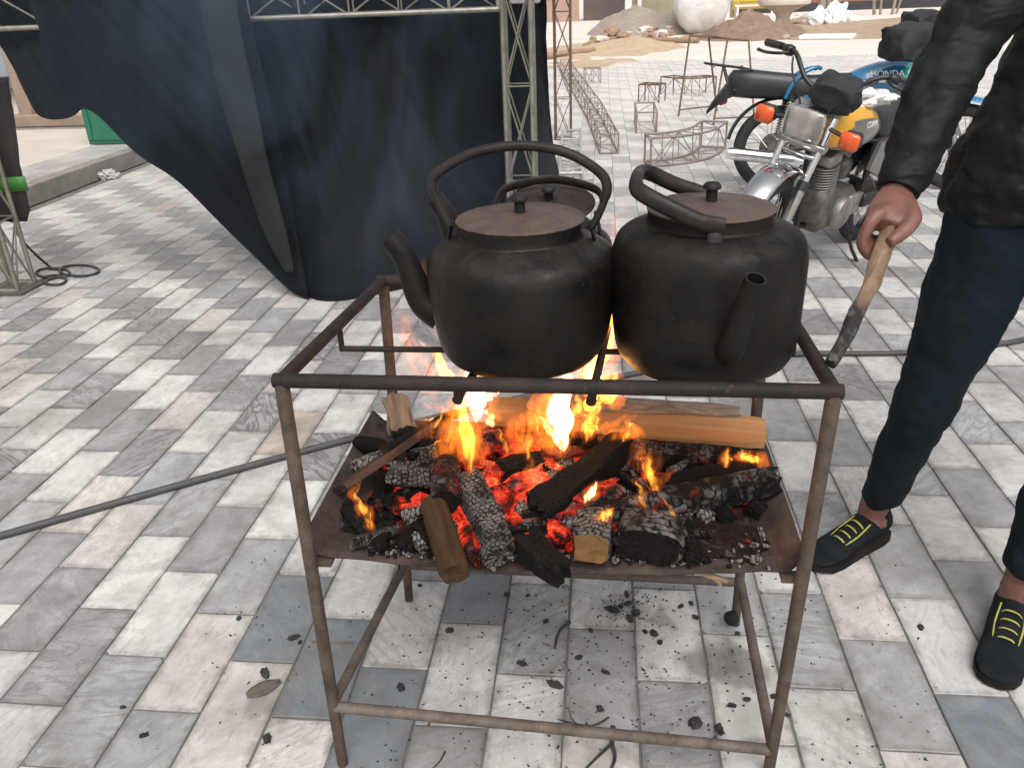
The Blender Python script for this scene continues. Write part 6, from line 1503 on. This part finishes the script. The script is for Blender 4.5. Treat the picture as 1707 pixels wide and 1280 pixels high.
garment(jn_, 'jeans', jeans_m, 0.009, ((0.08, 0.016), (0.03, 0.007)))
def shoe(heel, toe):
    heel, toe = V(heel), V(toe); M = Matrix.Translation(heel) @ aim(toe - heel).to_4x4(); ln = (toe - heel).length
    prof = [(0.0, 0.024, 0.022, 0.088), (0.015, 0.034, 0.018, 0.098), (0.045, 0.040, 0.018, 0.100), (0.085, 0.041, 0.018, 0.094), (0.13, 0.041, 0.018, 0.079), (0.18, 0.044, 0.022, 0.060), (0.22, 0.047, 0.022, 0.048), (0.26, 0.044, 0.022, 0.040), (0.285, 0.033, 0.023, 0.032), (0.297, 0.015, 0.024, 0.027)]
    rings = []
    for x, w, z0, z1 in prof:
        x *= ln / 0.297; ring = []
        for j in range(20):
            a = 2 * math.pi * j / 20; c, s_ = math.cos(a), math.sin(a)
            yy = c * w * (1 if s_ < 0 else (1 - 0.42 * s_ ** 2 * min(1, (z1 - z0) / 0.06)))
            ring.append(V(x, yy, (z0 + z1) / 2 + s_ * (z1 - z0) / 2))
        rings.append(ring)
    so = xf(MB().loft(rings), M).build('shoe', shoe_m, person, 60)
    sr = []
    for x, w, z0, z1 in prof:
        x *= ln / 0.297; up_ = 0.006 if x > 0.25 else 0
        sr.append([V(x, c * (w + 0.0015), z) for c, z in ((-1, 0.002 + up_), (-0.5, 0.0 + up_), (0.5, 0.0 + up_), (1, 0.002 + up_), (1.0, 0.021), (0, 0.026), (-1.0, 0.021))])
    xf(MB().loft(sr), M).build('sole', sole_m, so, 40)
    for i in range(4):
        x = (0.125 + 0.022 * i) * ln / 0.297; z = 0.081 - 0.0082 * i; w = 0.021
        xf(MB().tube(bez([V(x - 0.004, -w, z - 0.012), V(x, -w * 0.5, z + 0.001), V(x + 0.002, w * 0.5, z + 0.001), V(x - 0.002, w, z - 0.012)], 4), [(0.0018, 0.0032)] * 13, 8, flat=V(0, 0, 1)), M).build('lace', lace_m, so, 60)
    for s in (-1, 1): xf(MB().tube(bez([V(0.10 * ln / 0.297, s * 0.024, 0.078), V(0.15 * ln / 0.297, s * 0.027, 0.062), V(0.195 * ln / 0.297, s * 0.024, 0.050)], 4), [(0.0018, 0.0022)] * 9, 8), M).build('lace_edge', lace_m, so, 60)
    # ankle collar
    xf(MB().tube([V(0.050, 0, 0.070), V(0.050, 0, 0.096), V(0.051, 0, 0.104)], [(0.040, 0.034), (0.042, 0.036), (0.039, 0.034)], 20, flat=V(1, 0, 0)), M).build('collar', shoe_m, so, 60)
    return so
hR, tR = gp(1466, 876), gp(1349, 950)
shoe((ankR.x + 0.045, ankR.y + 0.04, 0), (tR.x, tR.y, 0))
shoe((ankL.x + 0.025, ankL.y + 0.05, 0), (0.822, 1.375, 0))
stick_m, nt, bs, out = new_mat('poker_stick')
sp = N(nt, 'ShaderNodeSeparateXYZ'); tc = N(nt, 'ShaderNodeTexCoord'); L(nt, tc.outputs['Object'], sp.inputs[0])
nn = noise_tex(nt, mapping(nt, (22, 60, 60)), 1.0, 7, 0.7, 0.6)
wood = ramp(nt, nn, [(0.3, (0.085, 0.052, 0.032)), (0.5, (0.19, 0.122, 0.072)), (0.7, (0.27, 0.182, 0.112))])
sm = N(nt, 'ShaderNodeMath', operation='MULTIPLY_ADD'); sm.inputs[1].default_value = 0.12; L(nt, nn, sm.inputs[0]); L(nt, sp.outputs['X'], sm.inputs[2])
LS = (tip - top).length
ff = ramp(nt, sm.outputs[0], [(LS * 0.56 + 0.05, (0, 0, 0)), (LS * 0.60 + 0.06, (1, 1, 1))])
charc = ramp(nt, noise_tex(nt, mapping(nt, (60, 60, 60)), 1.0, 5, 0.6), [(0.50, (0.012, 0.010, 0.010)), (0.72, (0.10, 0.092, 0.088))])
L(nt, mixc(nt, ff.outputs[0], wood.outputs[0], charc.outputs[0]), bs.inputs['Base Color']); bs.inputs['Roughness'].default_value = 0.8; bump(nt, bs, nn, 0.6, 0.004)
log('long stick, pale wood burnt black toward its tip, held in the hand', top + sdir * 0.020, tip, 0.0140, [stick_m, stick_m], 77, 0.0, r1=0.0105, amp=0.28, name='poker_stick', group=None, cat='stick', n=16, k=30, bow=0.006)

# ------------------------------------------------------------------ smoke drifting from the fire toward the cloth
smk = bpy.data.materials.new('wood_smoke'); smk.use_nodes = True; nt = smk.node_tree; nt.nodes.clear()
out = N(nt, 'ShaderNodeOutputMaterial'); pv = N(nt, 'ShaderNodeVolumePrincipled')
pv.inputs['Color'].default_value = (0.30, 0.44, 0.62, 1); pv.inputs['Anisotropy'].default_value = 0.1
vec = mapping(nt, (1.3, 0.8, 0.75), (0, R(-18), 0)); n1 = noise_tex(nt, vec, 1.7, 4, 0.55, 0.8)
tc = N(nt, 'ShaderNodeTexCoord'); vm_ = N(nt, 'ShaderNodeVectorMath', operation='SUBTRACT'); vm_.inputs[1].default_value = (0.5, 0.5, 0.5); L(nt, tc.outputs['Generated'], vm_.inputs[0])
vl = N(nt, 'ShaderNodeVectorMath', operation='LENGTH'); L(nt, vm_.outputs[0], vl.inputs[0])
fo = ramp(nt, vl.outputs['Value'], [(0.12, (1, 1, 1)), (0.48, (0, 0, 0))]); fo.color_ramp.interpolation = 'EASE'
n2 = ramp(nt, n1, [(0.49, (0, 0, 0)), (0.70, (1, 1, 1))])
mm = N(nt, 'ShaderNodeMath', operation='MULTIPLY'); L(nt, n2.outputs[0], mm.inputs[0]); L(nt, fo.outputs[0], mm.inputs[1])
m2 = N(nt, 'ShaderNodeMath', operation='MULTIPLY'); m2.inputs[1].default_value = 1.15; L(nt, mm.outputs[0], m2.inputs[0]); L(nt, m2.outputs[0], pv.inputs['Density'])
L(nt, pv.outputs[0], out.inputs['Volume'])
MB().lump((-0.95, 2.7, 1.0), (2.1, 1.7, 2.1), 3, 0.12, 3).build('smoke', smk, None, 180, 'thin blue wood smoke drifting from the fire to the black cloth', 'smoke', kind='stuff')
